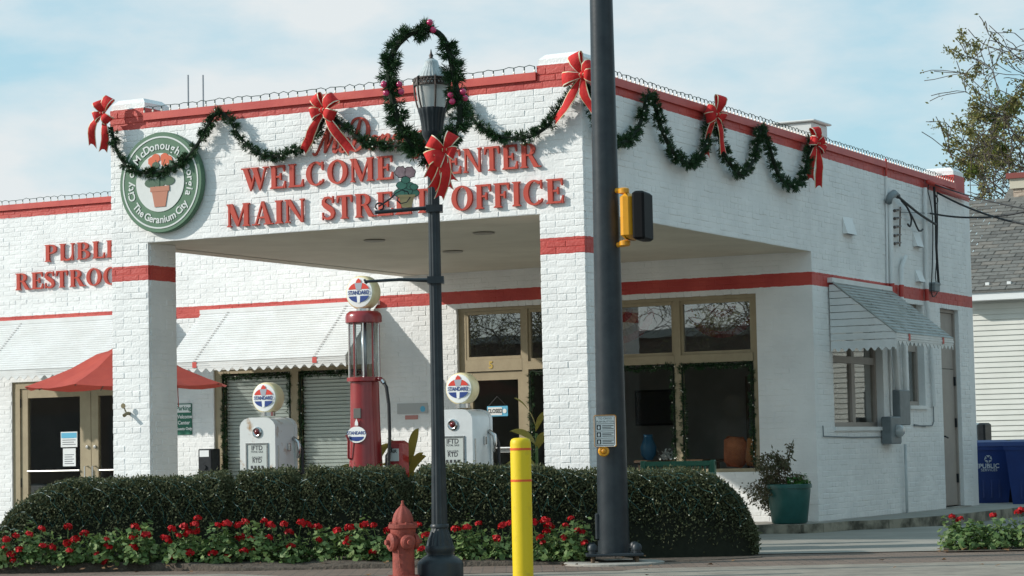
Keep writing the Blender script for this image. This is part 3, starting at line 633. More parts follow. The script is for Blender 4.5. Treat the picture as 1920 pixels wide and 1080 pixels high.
lf.tube([(0, -.05, .096), (0, .12, .096), (-.05, .25, .096)], .008, 6); lf.tube([(0, .1, .097), (.08, .25, .097)], .008, 6); lf.build('leaves', SDARK, se)
bl = MB(fs_)
for i, (lx, ly) in enumerate(((-.10, .24), (-.05, .27), (.07, .27), (.12, .24), (-.07, .21), (.08, .22))):
    bl.prism([(lx+.055*(1+.12*math.sin(q*3))*math.cos(R_(q*30)), ly+.05*math.sin(R_(q*30))) for q in range(12)], .0915, .099+.0007*i)
bl.build('blossom', mat('seal_orange', (.62, .11, .035), .5), se)

# ================================================================== aluminium awnings
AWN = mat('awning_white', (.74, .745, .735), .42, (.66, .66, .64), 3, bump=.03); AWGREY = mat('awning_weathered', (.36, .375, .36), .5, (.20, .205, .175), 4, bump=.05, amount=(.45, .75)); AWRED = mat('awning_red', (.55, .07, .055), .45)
def awning(label, F, u0, u1, v1, v0, p, vb, n, slat, marks, ends, cover=1.22):
    """top edge at (v1, wall), front edge at (v0, p), valance down to vb; slats run along u"""
    t = thing('awning', label, 'awning', F @ Vector(((u0+u1)/2, v1, 0)), 'metal awnings over the windows')
    dv, dw = (v0-v1)/n, (p-.02)/n
    for i in range(n):
        w0, v_ = .02+dw*i, v1+dv*i; q = MB(F); w1, vb_ = w0+dw*cover, v_+dv*cover
        th = .010
        q.add([(u0, v_, w0), (u1, v_, w0), (u1, vb_+.016, w1), (u0, vb_+.016, w1), (u0, v_-th, w0), (u1, v_-th, w0), (u1, vb_+.016-th, w1), (u0, vb_+.016-th, w1)], [(0,1,2,3),(7,6,5,4),(0,4,5,1),(2,6,7,3),(0,3,7,4),(1,5,6,2)])
        q.build('slat', slat, t)
    MB(F).box(u0-.015, u1+.015, v1-.03, v1+.03, .002, .07).build('wall_rail', AWN, t)
    nb = 3; hb = (v0-vb-.07)/nb
    for i in range(nb): MB(F).box(u0, u1, v0-hb*(i+1)+.005, v0-hb*i, p-.02+.006*(i % 2), p+.006*(i % 2)).build('valance_board', AWN, t)
    # scalloped hem
    hem = []; k = int((u1-u0)/.145); y = v0-hb*nb
    for j in range(k*6+1):
        u = u0+(u1-u0)*j/(k*6); hem.append((u, y-.030-.027*math.cos(2*math.pi*j/6)))
    MB(F).prism(hem + [(u1, y+.002), (u0, y+.002)], p-.014, p-.004).build('scalloped_hem', AWN, t)
    for e in ends:
        uu = u0 if e == 0 else u1; s = MB(F); lines = 9
        for j in range(lines):
            a0 = v1-.06-(v1-.06-vb)*j/lines; a1 = v1-.06-(v1-.06-vb)*(j+1)/lines+.008
            wa = min(p, (v1-a0)/(v1-v0)*p); wb = min(p, (v1-a1)/(v1-v0)*p)
            s.add([(uu-.006, a0, .02), (uu-.006, a0, wa), (uu-.006, a1, wb), (uu-.006, a1, .02), (uu+.006, a0, .02), (uu+.006, a0, wa), (uu+.006, a1, wb), (uu+.006, a1, .02)], [(0,1,2,3),(7,6,5,4),(0,4,5,1),(1,5,6,2),(2,6,7,3),(3,7,4,0)])
        s.build('end_panel', AWN, t)
        # scallops below the end
        hem = []; k = max(3, int(p/.095))
        for j in range(k*6+1): hem.append((.02+(p-.02)*j/(k*6), vb-.0-.026-.022*math.cos(2*math.pi*j/6)))
        G_ = F @ Matrix(((0, 0, 1, uu), (0, 1, 0, 0), (1, 0, 0, 0), (0, 0, 0, 1)))
        MB(G_).prism(hem + [(p, vb+.012), (.02, vb+.012)], -.005, .005).build('scalloped_hem', AWN, t)
        MB(F).tube([(uu, v1+.01, .02), (uu, v0+.012, p)], .014, 6).build('edge_trim', slat, t)
    for u in marks: MB(F).box(u-.035, u+.035, v0-hb*nb+.01, v0+.004, p+.0065, p+.0085).build('painted_mark', AWRED, t)
    for u in marks:
        m = MB(F)
        for i in range(n): w1 = .02+dw*(i+1.0)+.003; m.box(u-.02, u+.02, v1+dv*(i+1)+.006, v1+dv*(i+1)+.013, w1+.004, w1+.012)
        stuff(m.build('seam_clips', mat('clip_grey', (.35, .33, .32), .6), t))
    return t
awning('white slatted metal awning over the blind windows, between pier and red pump', FD, -9.16, -6.25, 2.985, 2.245, .88, 2.085, 22, AWN, (ua(365, 690, D-.88)[0], ua(590, 670, D-.88)[0]), ())
awning('white slatted metal awning over the double doors at the far left', FD, -12.86, -9.75, 2.985, 2.245, .88, 2.085, 22, AWN, (-12.4, -10.2), ())
awning('weathered grey metal awning with slatted end on the shaded side wall', FB, 6.87, 9.17, 3.0, 2.30, .88, 2.14, 16, AWGREY, (7.35, 8.72), (0,), 1.1)
# ================================================================== bows, garlands, light strings
VELVET = mat('red_velvet', (.62, .018, .016), .8, (.46, .010, .010), 14, bump=.35, bscale=26); RTRIM = mat('ribbon_trim', (.78, .72, .60), .5, (.62, .47, .22), 12)
def strip(path, wid, side, F, notch=False):
    """ribbon with pale edges; path (u,v,w), side unit vectors"""
    m = MB(F); cols = (-1, -.84, -.3, .3, .84, 1); n = len(path)
    for off in (0, .0025):
        vs = []
        for i, p in enumerate(path):
            for c in cols:
                q = Vector(p) + Vector(side[i])*wid[i]*.5*c; nrm = Vector((0, 0, off)); cup = .10*wid[i]*(1-c*c)
                if notch and i == n-1: q = q + (Vector(path[-1])-Vector(path[-2])).normalized()*(abs(c)-.5)*wid[i]*.55
                vs.append(q + Vector((0, 0, cup)) + nrm)
        o = len(vs)
        for c in range(5):
            m.cur = 1 if c in (0, 4) else 0
            if c == 0: base = len(m.v); m.add(vs, [])
            k = 6
            fs = [(base+i*k+c, base+i*k+c+1, base+(i+1)*k+c+1, base+(i+1)*k+c) for i in range(n-1)]
            m.f += fs; m.mi += [m.cur]*len(fs)
        m.cur = 0
    return m
def bow(label, F, s=1., loops=((150, .25), (32, .27), (200, .2), (-15, .2)), tails=((238, .5), (296, .5)), group='red velvet bows', seed=1, wide=1.):
    r = random.Random(seed); t = thing('bow', label, 'bow', F @ Vector((0, 0, 0)), group)
    for a, ln in loops:
        d = Vector((math.cos(R_(a)), math.sin(R_(a)), 0)); q = Vector((-d.y, d.x, 0))
        prof = [(.0, .05), (.25, .10), (.55, .135), (.85, .12), (.99, .075), (1.0, .04), (.9, .012), (.5, .02), (.0, .03)]; wd = [.035, .085, .125, .15, .155, .155, .14, .08, .03]
        path = [d*x*ln*s + Vector((0, 0, w*s)) for x, w in prof]
        tw = r.uniform(-.5, .5); side = []
        for i in range(len(path)): side.append((q*math.cos(tw*.6) + Vector((0, 0, 1))*math.sin(tw*.6)).normalized())
        strip(path, [x*s*wide for x in wd], side, F).build('loop', [VELVET, RTRIM], t, smooth=True, recalc=False)
    for a, ln in tails:
        d = Vector((math.cos(R_(a)), math.sin(R_(a)), 0)); q = Vector((-d.y, d.x, 0)); path, side, wd = [], [], []
        bend = r.uniform(-.08, .08)
        for i in range(8):
            f = i/7; path.append(d*ln*s*f + q*bend*math.sin(f*3)*s + Vector((0, 0, (.03+.05*math.sin(f*4+r.random()*.4))*s))); a2 = .5*math.sin(f*3+seed)
            side.append((q*math.cos(a2)+Vector((0, 0, 1))*math.sin(a2)).normalized()); wd.append((.04+.075*min(1, f*2.2))*s*wide)
        strip(path, wd, side, F, True).build('tail', [VELVET, RTRIM], t, smooth=True, recalc=False)
    k = MB(F); k.cur = 0; k.ball((0, 0, .065*s), .042*s, 10, 8, (.8, 1.15, 1.0)); k.build('knot', VELVET, t, smooth=True)
    for e in (-1, 1): MB(F).tube([(e*.02*s, -.05*s, .045*s), (e*.022*s, 0, .112*s), (e*.02*s, .05*s, .045*s)], .006*s, 5).build('knot_trim', RTRIM, t)
    return t
def wallF(F, u, v, w, rot=0): return F @ Matrix.Translation((u, v, w)) @ Matrix.Rotation(R_(rot), 4, 'Z')
u, v = ua(612, 208, -.12); bow('large red bow with gold edges at the middle of the canopy front', wallF(FA, u, v, .12), 1.0, ((120, .19), (42, .20), (195, .15), (-30, .16)), ((232, .5), (303, .54)), seed=3, wide=.9)
u, v = ua(1098, 142, -.14); bow('large red bow over the front corner of the canopy, beside the dark pole', wallF(FA, u, v, .14), .95, ((112, .25), (188, .24), (40, .16), (-10, .13)), ((229, .58), (285, .42)), seed=5)
Fc = Matrix.Rotation(R_(-40), 4, 'Z')
u, v = ua(214, 215, 0); bow('red bow hanging on the far left corner of the canopy', fa(0) @ Matrix.Translation((u-.04, v, .12)) @ Matrix.Rotation(R_(12), 4, 'Y'), .82, ((62, .24), (110, .18), (-50, .16), (205, .14)), ((247, .46), (266, .5)), seed=8)
u, v = ub(1340, 216, .14); bow('red bow halfway along the garland on the shaded side wall', wallF(FB, u, v, .14) @ Matrix.Rotation(R_(-38), 4, 'Y'), .85, ((155, .17), (75, .26), (200, .17), (-35, .12)), ((258, .55), (284, .5)), seed=9)
u, v = ub(1527, 270, .14); bow('red bow at the far end of the garland on the shaded side wall', wallF(FB, u, v, .14) @ Matrix.Rotation(R_(-30), 4, 'Y'), .85, ((100, .24), (160, .12), (30, .12), (-40, .16)), ((262, .52), (276, .62)), seed=12)

PINE = rand_mat('pine_needles', [(.016, .044, .016), (.028, .075, .025), (.055, .125, .042), (.034, .09, .028)], .55, 0, .3)
PCORE = mat('garland_core', (.008, .016, .007), .9); BULB = mat('warm_bulb', (.85, .82, .70), .2, spec=.8); WIREG = mat('green_wire', (.015, .05, .04), .5); PINK = mat('pink_ball', (.50, .025, .10), .22, (.5, .02, .12), 6, coat=.6)
def resample(pts, step):
    P = [np.array(p, float) for p in pts]; out = []
    for i in range(len(P)-1):
        p0, p1, p2, p3 = P[max(i-1, 0)], P[i], P[i+1], P[min(i+2, len(P)-1)]
        n = max(2, int(np.linalg.norm(p2-p1)/step))
        for k in range(n):
            t = k/n; out.append(.5*((2*p1)+(-p0+p2)*t+(2*p0-5*p1+4*p2-p3)*t*t+(-p0+3*p1-3*p2+p3)*t**3))
    out.append(P[-1]); return np.array(out)
def garland(name, label, cat, pts, rad, per_m=3000, group=None, bulbs=14, ndl=.046, floor_dir=None, floor=0):
    P = resample(pts, .02); t = thing(name, label, cat, P[0], group)
    MB().tube([tuple(p) for p in P[::2]] + [tuple(P[-1])], rad*.30, 7).build('core', PCORE, t)
    seg = np.linalg.norm(np.diff(P, axis=0), axis=1); Ls = seg.sum(); N = int(Ls*per_m)
    cs = np.concatenate([[0], np.cumsum(seg)]); s = rng.uniform(0, Ls, N)
    # tufts: needles gathered round sprig tips
    ns = int(Ls*80); ss = rng.uniform(0, Ls, ns); which = rng.integers(0, ns, N); s = np.clip(ss[which] + rng.normal(0, .012, N), 0, Ls-1e-4)
    C = np.stack([np.interp(s, cs, P[:, i]) for i in range(3)], 1)
    i = np.clip(np.searchsorted(cs, s)-1, 0, len(P)-2); T = unit(P[i+1]-P[i])
    sd = unit(rng.normal(size=(ns, 3)))[which]
    sd = unit(sd - T*(sd*T).sum(1, keepdims=True)); out = unit(sd + T*rng.normal(0, .35, (N, 1)) + rng.normal(0, .55, (N, 3)))
    r0 = rad*rng.uniform(.1, .8, (N, 1))*(.75+.5*rng.random(ns)[which][:, None]); B = C + sd*r0
    if floor_dir is not None:
        k = (B-C) @ floor_dir; B = B + floor_dir*np.maximum(0, -k-floor*.6)[:, None]
    V = leaves(B, out, rng.uniform(.6, 1.2, N)*ndl, .0085)
    stuff(np_quads('needles', V, PINE, t))
    if bulbs:
        m = MB()
        for q in rng.uniform(0, Ls, int(Ls*bulbs)):
            c = [np.interp(q, cs, P[:, j]) for j in range(3)]; d = unit(rng.normal(size=3)); m.ball(np.array(c)+d*rad*1.0, .008, 5, 4)
        stuff(m.build('bulbs', BULB, t))
    return t
def pathA(pts, w=.10): return [(ua(x, y, -w)[0], -w, ua(x, y, -w)[1]) for x, y in pts]
def pathB(pts, w=.10): return [(w, ub(x, y, w)[0], ub(x, y, w)[1]) for x, y in pts]
ga = garland('garland', 'green pine garland looping across the sunlit canopy front', 'garland', pathA([(209, 238), (220, 285), (248, 318), (300, 322), (345, 300), (373, 266), (395, 226), (410, 210), (428, 222), (448, 255), (478, 284), (515, 293), (560, 278), (592, 252), (610, 222), (632, 226), (655, 246), (690, 268), (740, 274), (785, 258), (820, 215), (846, 186), (868, 196), (895, 232), (935, 256), (985, 258), (1022, 240), (1048, 205), (1080, 165), (1096, 150)]), .062, group='pine garlands', floor_dir=np.array([0, -1., 0]), floor=.09)
gb = garland('garland', 'green pine garland looping along the shaded side of the canopy', 'garland', pathB([(1102, 158), (1116, 215), (1136, 258), (1164, 268), (1190, 252), (1206, 214), (1214, 180), (1226, 192), (1242, 245), (1266, 290), (1296, 306), (1318, 286), (1330, 240), (1338, 205), (1348, 252), (1364, 300), (1390, 326), (1412, 302), (1424, 250), (1430, 240), (1444, 282), (1462, 332), (1490, 350), (1508, 326), (1518, 280), (1524, 262)]), .075, group='pine garlands', floor_dir=np.array([1., 0, 0]), floor=.09)
def light_string(label, P, n, sag=.05, seed=0):
    r = random.Random(seed); t = thing('light_string', label, 'string lights', P[0], 'lights along the parapets'); P = [Vector(p) for p in P]; m = MB(); b = MB(); k = []
    for i in range(n):
        f = i/(n-1)*(len(P)-1); j = min(int(f), len(P)-2); p = P[j].lerp(P[j+1], f-j); k.append(p)
    pts = []
    for i, p in enumerate(k):
        top = p + Vector((0, 0, .055+r.uniform(-.008, .008))); pts.append(top)
        if i < n-1: pts.append((p+k[i+1])*.5 + Vector((0, 0, .055+r.uniform(.0, .022))))
        b.tube([p + Vector((0, 0, -.004)), p + Vector((0, 0, .012)), p+Vector((0, 0, .026))], [.007, .011, .006], 6); m.tube([p + Vector((0, 0, .026)), top], .007, 5)
    m.tube(pts, .0042, 5); stuff(m.build('wire', WIREG, t)); stuff(b.build('bulbs', BULB, t))
light_string('white bulbs on green wire along the canopy front parapet', [(-L+.48, -.012, 4.776), (-.52, -.012, 4.776)], 42)
light_string('white bulbs on green wire along the shaded side parapet', [(.012, .5, 4.774), (.012, 12.2, 4.712)], 110, seed=1)
light_string('white bulbs on green wire along the far left parapet', [(-14.5, D-.012, 4.752), (-L-.06, D-.012, 4.752)], 66, seed=2)

# ================================================================== street lamp with wreath
LD_ = 20.0
def lz(py, px=815): return dp(px, py, LD_)[2]
lp0 = dp(829, 1075, LD_); lt = dp(806, 150, LD_); LX, LY = (lp0[0]+lt[0])/2, (lp0[1]+lt[1])/2
def lr(px): return px/CF*LD_
LMP = thing('street_lamp', 'black fluted lamp post with glass lantern, wrapped by a Christmas wreath', 'street lamp', (LX, LY, GZ))
def prof(lst): return [(lr(r), max(lz(y), GZ) if y > 1070 else lz(y)) for y, r in lst]
MB().lathe(prof([(1082, 43), (1056, 43), (1051, 41), (1047, 37), (1042, 30), (1039, 25), (1035, 25), (1032, 28), (1026, 28), (1022, 26.5)]), 32, (LX, LY, 0)).build('base', POLEM, LMP, smooth=True, angle=45)
MB().lathe(prof([(1022, 26), (1010, 23), (1000, 19), (992, 16.5), (989, 15.5)]), 64, (LX, LY, 0), .10, 14).build('bell', POLEM, LMP, smooth=True, angle=60)
MB().lathe(prof([(989, 16), (988, 17.5), (984, 17.5), (982, 16)]), 32, (LX, LY, 0)).build('ring', POLEM, LMP, smooth=True, angle=45)
MB().lathe(prof([(982, 15.5), (840, 13.2), (600, 12), (420, 11.5), (300, 11)]), 72, (LX, LY, 0), .10, 12).build('shaft', POLEM, LMP, smooth=True, angle=70)
MB().lathe(prof([(302, 11.6), (285, 12.5), (272, 12), (262, 12.5), (256, 16), (250, 19), (244, 20)]), 36, (LX, LY, 0)).build('neck', POLEM, LMP, smooth=True, angle=45)
MB().lathe(prof([(244, 20), (230, 21.5), (212, 24.5), (205, 27), (199, 27)]), 72, (LX, LY, 0), .08, 16).build('capital', POLEM, LMP, smooth=True, angle=60)
BRZ = mat('bronze_cage', (.035, .026, .022), .5, (.06, .04, .032), 20)
def frost():
    M = bpy.data.materials.new('frosted_glass'); M.use_nodes = True; b = M.node_tree.nodes['Principled BSDF']; b.inputs['Base Color'].default_value = (.62, .65, .63, 1); b.inputs['Roughness'].default_value = .28
    b.inputs['Transmission Weight'].default_value = .35; b.inputs['IOR'].default_value = 1.2; b.inputs['Coat Weight'].default_value = .5; return M
FROST = frost(); CLEAR = glass_mat('clear_glass', (.9, .93, .92), 1.6, .04)
MB().lathe(prof([(199, 24), (185, 27), (165, 30), (150, 31)]), 32, (LX, LY, 0)).build('lantern_glass', FROST, LMP, smooth=True, angle=60)
MB().lathe(prof([(148, 30), (143, 28), (136, 26), (126, 20), (118, 15), (112, 13.5), (108, 12), (104, 5)]), 96, (LX, LY, 0), .05, 24).build('lantern_dome', mat('dome_glass', (.42, .47, .48), .08, (.60, .64, .64), 14, coat=1), LMP, smooth=True, angle=60)
MB().lathe(prof([(107, 6), (104, 6), (102, 3), (98, 4.5), (94, 2), (86, .6)]), 12, (LX, LY, 0)).build('finial', BRZ, LMP, smooth=True)
bn = MB()
for py in (157, 145): bn.lathe([(lr(32.5), lz(py)), (lr(34), lz(py)+.003), (lr(34), lz(py)+.014), (lr(32.5), lz(py)+.017)], 36, (LX, LY, 0))
zz0, zz1 = lz(157), lz(145)
for k in range(30):
    for s in (-1, 1):
        a0, a1 = 2*math.pi*k/30, 2*math.pi*(k+s)/30; r = lr(33.4); bn.tube([(LX+r*math.cos(a0), LY+r*math.sin(a0), zz0), (LX+r*math.cos(a1), LY+r*math.sin(a1), zz1)], .004, 4)
bn.build('lattice_band', BRZ, LMP)
for k in range(6):
    a = 2*math.pi*(k+.2)/6; pts = [(LX+lr(r)*math.cos(a), LY+lr(r)*math.sin(a), lz(y)) for y, r in ((200, 27), (190, 30), (175, 33.5), (158, 35), (142, 35.5), (140, 31))]
    MB().tube(pts, .008, 6).build('cage_bar', BRZ, LMP)
# banner arms reach to the left of the post
def armF(py): return Matrix.Translation((LX, LY, lz(py))) @ Matrix(((-RT0[0], 0, FW0[0]*-1, 0), (-RT0[1], 0, -FW0[1], 0), (0, 1, 0, 0), (0, 0, 0, 1)))
A1 = armF(390); A2 = armF(525)
MB(A1).tube([(0, .012, 0), (.50, -.02, 0)], .017, 8).build('banner_arm', POLEM, LMP); MB(A2).tube([(0, .0, 0), (.12, .004, 0), (.3, .012, 0), (.6, -.0, 0)], [.02, .017, .014, .012], 8).build('banner_arm', POLEM, LMP)
for A in (A1, A2): MB(A).box(-.075, .065, -.03, .03, -.07, .07).build('clamp', POLEM, LMP)
MB(A2).tube([(.58, -.018, 0), (.60, .02, 0)], .01, 6).build('arm_tip', POLEM, LMP)
sp = []
for k in range(26):
    f = k/25; a = R_(250-520*f); r = .035+.075*f; sp.append((.27+r*math.cos(a)*.9-.0, .085+r*math.sin(a), 0))
sc2 = [(.46+.035*math.cos(R_(q)), .03+.03*math.sin(R_(q)), 0) for q in range(-60, 280, 30)]
MB(A1).tube([(.47, .03, 0), (.42, .06, 0), (.36, .10, 0), (.32, .14, 0), (.27, .165, 0), (.22, .15, 0), (.20, .10, 0), (.23, .06, 0), (.28, .05, 0), (.31, .08, 0), (.30, .11, 0)], .008, 6).build('scroll', BLACKM, LMP)
MB(A1).tube(sc2, .007, 6).build('scroll', BLACKM, LMP)
gp = thing('geranium_cutout', 'flat metal cutout of a potted geranium on the lamp post arm', 'ornament', A1 @ Vector((.24, .02, 0)))
MB(A1).prism([(.19, .016), (.27, .016), (.295, .105), (.165, .105)], -.006, .006).build('pot', mat('cutout_tan', (.42, .34, .17), .5, (.36, .29, .14), 9), gp); MB(A1).prism([(.155, .105), (.305, .105), (.305, .125), (.155, .125)], -.008, .008).build('pot_rim', MATS['cutout_tan'], gp)
lm = mat('cutout_green', (.09, .27, .20), .5, (.07, .22, .16), 10); om = mat('cutout_outline', (.02, .03, .03), .6)
for i, (a, b, r) in enumerate(((.17, .14, .042), (.23, .155, .045), (.29, .14, .04), (.20, .20, .036), (.27, .205, .04), (.235, .25, .034), (.165, .19, .03))):
    MB(A1).prism([(a+r*math.cos(R_(q*30))*(1+.12*math.cos(q)), b+r*.85*math.sin(R_(q*30))) for q in range(12)], -.004-.001*i, .004+.001*i).build('leaf', lm, gp)
    MB(A1).prism([(a+(r+.005)*math.cos(R_(q*30))*(1+.12*math.cos(q)), b+(r+.005)*.85*math.sin(R_(q*30))) for q in range(12)], -.003-.001*i, .003+.001*i).build('leaf_outline', om, gp)
pm_ = mat('cutout_pink', (.50, .36, .38), .55, (.40, .27, .30), 40)
for i, (a, b) in enumerate(((.20, .315), (.275, .32))):
    MB(A1).tube([(.235, .2, 0), (a, b-.02, 0)], .004, 4).build('flower_stem', om, gp)
    MB(A1).prism([(a+.046*(1+.1*math.cos(q*2.5))*math.cos(R_(q*22.5)), b+.046*(1+.1*math.cos(q*2.5))*math.sin(R_(q*22.5))) for q in range(16)], -.006, .006).build('flower_head', pm_, gp)
    MB(A1).prism([(a+.052*(1+.1*math.cos(q*2.5))*math.cos(R_(q*22.5)), b+.052*(1+.1*math.cos(q*2.5))*math.sin(R_(q*22.5))) for q in range(16)], -.005, .005).build('flower_outline', om, gp)
# wreath
WD = 19.86
wp = [dp(x, y, WD) for x, y in ((812, 298), (790, 284), (766, 262), (748, 228), (736, 188), (729, 140), (738, 96), (764, 66), (798, 54), (826, 66), (842, 98), (852, 150), (862, 200), (860, 236), (842, 264), (816, 298))]
wr = garland('lamp_wreath', 'tall drop shaped pine wreath hung round the lantern of the lamp post', 'wreath', wp, .088, 4800, None, 0, .06)
for px, py in ((720, 158), (724, 174), (749, 158), (752, 172), (845, 178), (848, 190), (868, 172), (872, 184), (806, 42), (812, 56)):
    c_ = dp(px, py, WD-.06); MB().ball(c_, .028, 12, 8).build('pink_ball', PINK, wr, smooth=True)
Fl = Matrix.Translation(uvec(dp(834, 283, WD-.12))) @ Matrix(((RT0[0], 0, -FW0[0], 0), (RT0[1], 0, -FW0[1], 0), (0, 1, 0, 0), (0, 0, 0, 1)))
bow('red bow with long tails hung on the lamp post under its wreath', Fl, .78, ((150, .2), (60, .2), (205, .22), (-20, .12), (235, .2)), ((250, .42), (262, .5), (275, .4), (238, .34), (285, .33)), seed=21, group='red velvet bows')
# ================================================================== traffic pole, bollard, hydrant
PD = 21.6
pb = dp(1151, 1030, PD); PX, PY = pb[0], pb[1]
def pz(py, d=PD, px=1145): return dp(px, py, d)[2]
def streetF(x, y, z=0, rot=0): return Matrix.Translation((x, y, z)) @ Matrix.Rotation(YAW+R_(rot), 4, 'Z')
TP = thing('signal_pole', 'thick dark steel signal pole standing in front of the hedge', 'pole', (PX, PY, GZ))
sway = 0.0
MB().lathe([(.146, GZ+.10), (.140, .6), (.125, 2.6), (.106, 5.2), (.085, 8.5), (.08, 8.6)], 40, (PX, PY, 0)).build('shaft', POLEM, TP, smooth=True, angle=40)
Fp = streetF(PX, PY)
MB(Fp).bev(-.26, .26, -.26, .26, GZ+.075, GZ+.10, .006).build('base_plate', POLEM, TP)
for sx in (-1, 1):
    for sy in (-1, 1):
        MB(Fp).lathe([(.018, GZ), (.018, GZ+.07)], 10, (sx*.2, sy*.2, 0)).build('anchor_bolt', mat('rusty_steel', (.14, .09, .05), .7, (.08, .05, .03), 30), TP)
        MB(Fp).lathe([(.036, GZ+.101), (.036, GZ+.13), (.045, GZ+.132), (.045, GZ+.165), (.03, GZ+.185), (.005, GZ+.19)], 12, (sx*.2, sy*.2, 0)).build('bolt_cap', POLEM, TP, smooth=True, angle=40)
ft = MB().lathe([(.46, GZ-.03), (.46, GZ+.012), (.44, GZ+.02)], 36, (PX, PY, 0)).build('footing', CONC, TP)
MB(Fp).bev(-.165, -.125, -.06, .06, .12, .36, .01).build('hand_hole_cover', POLEM, TP)
# pedestrian signal on the far side of the pole
YEL = mat('signal_yellow', (.72, .33, .012), .4, (.66, .29, .01), 6); BLK = mat('signal_black', (.006, .006, .007), .6, spec=.15)
PS = thing('pedestrian_signal', 'yellow pedestrian signal with black visor on the right of the dark pole', 'signal', (PX, PY, 3.1))
q = dp(1160, 408, PD+.12); Fq = Matrix.Translation(uvec(q)) @ Matrix.Rotation(YAW+R_(72), 4, 'Z')
hz = .21
MB(Fq).bev(-.16, .16, -.17, -.05, -hz, hz, .035).build('housing', YEL, PS, smooth=True, angle=30)
MB(Fq).bev(-.17, .17, -.285, -.171, -hz-.012, hz+.012, .02).build('visor', BLK, PS)
for s in (-1, 1): MB(Fq).lathe([(.02, s*(hz)), (.05, s*(hz+.01)), (.05, s*(hz+.05)), (.03, s*(hz+.06))], 14, (-.02, -.06, 0)).build('mount_hub', YEL, PS, smooth=True, angle=40)
for s in (-1, 1):
    e = Vector((PX, PY, q[2]+s*(hz+.04))); a = Fq @ Vector((-.02, -.06, s*(hz+.04)))
    MB().tube([a, a.lerp(e, .8)], .024, 10).build('bracket', YEL, PS, smooth=True)
# button and its sign
bs = thing('crossing_button_sign', 'small white pedestrian crossing instruction sign on the dark pole', 'sign', dp(1135, 808, PD-.16))
q = dp(1135, 808, PD-.175); Fs = Matrix.Translation(uvec(q)) @ Matrix(((RT0[0], 0, -FW0[0], 0), (RT0[1], 0, -FW0[1], 0), (0, 1, 0, 0), (0, 0, 0, 1)))
MB(Fs).bev(-.102, .102, -.145, .145, -.02, -.008, .012).build('backing', YEL, bs); MB(Fs).bev(-.097, .092, -.14, .14, -.007, .0, .012).build('plate', mat('sign_white', (.72, .74, .73), .4), bs)
SBK = mat('sign_black', (.02, .02, .02), .5)
fr = MB(Fs)
for y in (.135, .065, -.0, -.065, -.132): fr.box(-.088, .085, y-.0018, y+.0018, .0002, .0016)
for x in (-.088, .085): fr.box(x-.0018, x+.0018, -.132, .135, .0003, .0018)
fr.build('border_lines', SBK, bs)
for i, y in enumerate((.033, -.033, -.098)):
    MB(Fs).box(-.078, -.04, y-.022, y+.022, .0003, .0016).build('symbol_block', SBK, bs)
    MB(Fs).prism([(-.066, y-.016), (-.052, y-.016), (-.050, y+.004), (-.058, y+.018), (-.068, y+.004)], .0018, .0026).build('symbol', MATS['sign_white'], bs)
    for k, dy in enumerate((.014, .0, -.014)): MB(Fs).box(-.028, .075-.02*(k % 2), y+dy-.003, y+dy+.003, .0003, .0014).build('text_line', SBK, bs)
text('sign_text', 'TO CROSS', .026, Fs, 0, .112, .001, SBK, bs, .0006); text('sign_text', 'PUSH BUTTON', .024, Fs, 0, .084, .001, SBK, bs, .0006)
pbn = thing('push_button', 'round yellow pedestrian push button under the crossing sign', 'push button', dp(1132, 846, PD-.16))
q = dp(1132, 846, PD-.15); Fs2 = Matrix.Translation(uvec(q)) @ Fs.to_3x3().to_4x4()
MB(Fs2).lathe([(.05, -.05), (.05, .02), (.042, .035), (.03, .036), (.028, .028)], 20).build('housing', YEL, pbn, smooth=True, angle=35); MB(Fs2).lathe([(.022, .02), (.022, .042), (.014, .048), (.002, .049)], 16).build('button', mat('button_amber', (.60, .25, .01), .35), pbn, smooth=True)
# bollard
bp_ = dp(981, 1080, 19.2); BX, BY = bp_[0], bp_[1]; br = 19.5/CF*19.2
BOL = thing('bollard', 'yellow bollard with two thin orange bands in front of the hedge', 'bollard', (BX, BY, GZ)); bt = dp(981, 821, 19.2)[2]
YP = mat('bollard_yellow', (.74, .53, .012), .5, (.50, .36, .03), 9, detail=9, bump=.06, amount=(.56, .8), spec=.35); OB = mat('bollard_orange', (.70, .10, .015), .45)
MB().lathe([(br, GZ), (br, bt-.05), (br*.97, bt-.025), (br*.86, bt-.008), (br*.6, bt), (.002, bt+.003)], 36, (BX, BY, 0)).build('sleeve', YP, BOL, smooth=True, angle=50)
for py in (842, 901):
    z = dp(981, py, 19.2)[2]; MB().lathe([(br*.9, z-.009), (br+.002, z-.009), (br+.002, z+.009), (br*.9, z+.009)], 36, (BX, BY, 0)).build('band', OB, BOL)
# hydrant
HD = 19.7; hp = dp(757, 1070, HD); HX, HY = hp[0], hp[1]; HYD = thing('fire_hydrant', 'faded red fire hydrant beside the lamp post', 'hydrant', (HX, HY, GZ))
HR = mat('hydrant_red', (.31, .07, .052), .65, (.17, .045, .035), 16, detail=8, bump=.3, bscale=60, amount=(.45, .72), spec=.3)
def hzf(py): return dp(757, py, HD)[2]
def hr(p): return p/CF*HD
MB().lathe([(hr(30), GZ), (hr(30), GZ+.03), (hr(21), GZ+.032), (hr(20.5), hzf(1030)), (hr(21), hzf(1005)), (hr(24), hzf(998)), (hr(24), hzf(992))], 28, (HX, HY, 0)).build('barrel', HR, HYD, smooth=True, angle=40)
MB().lathe([(hr(24), hzf(992)), (hr(27.5), hzf(990)), (hr(27.5), hzf(983)), (hr(22), hzf(981))], 28, (HX, HY, 0)).build('flange', HR, HYD, smooth=True, angle=40)
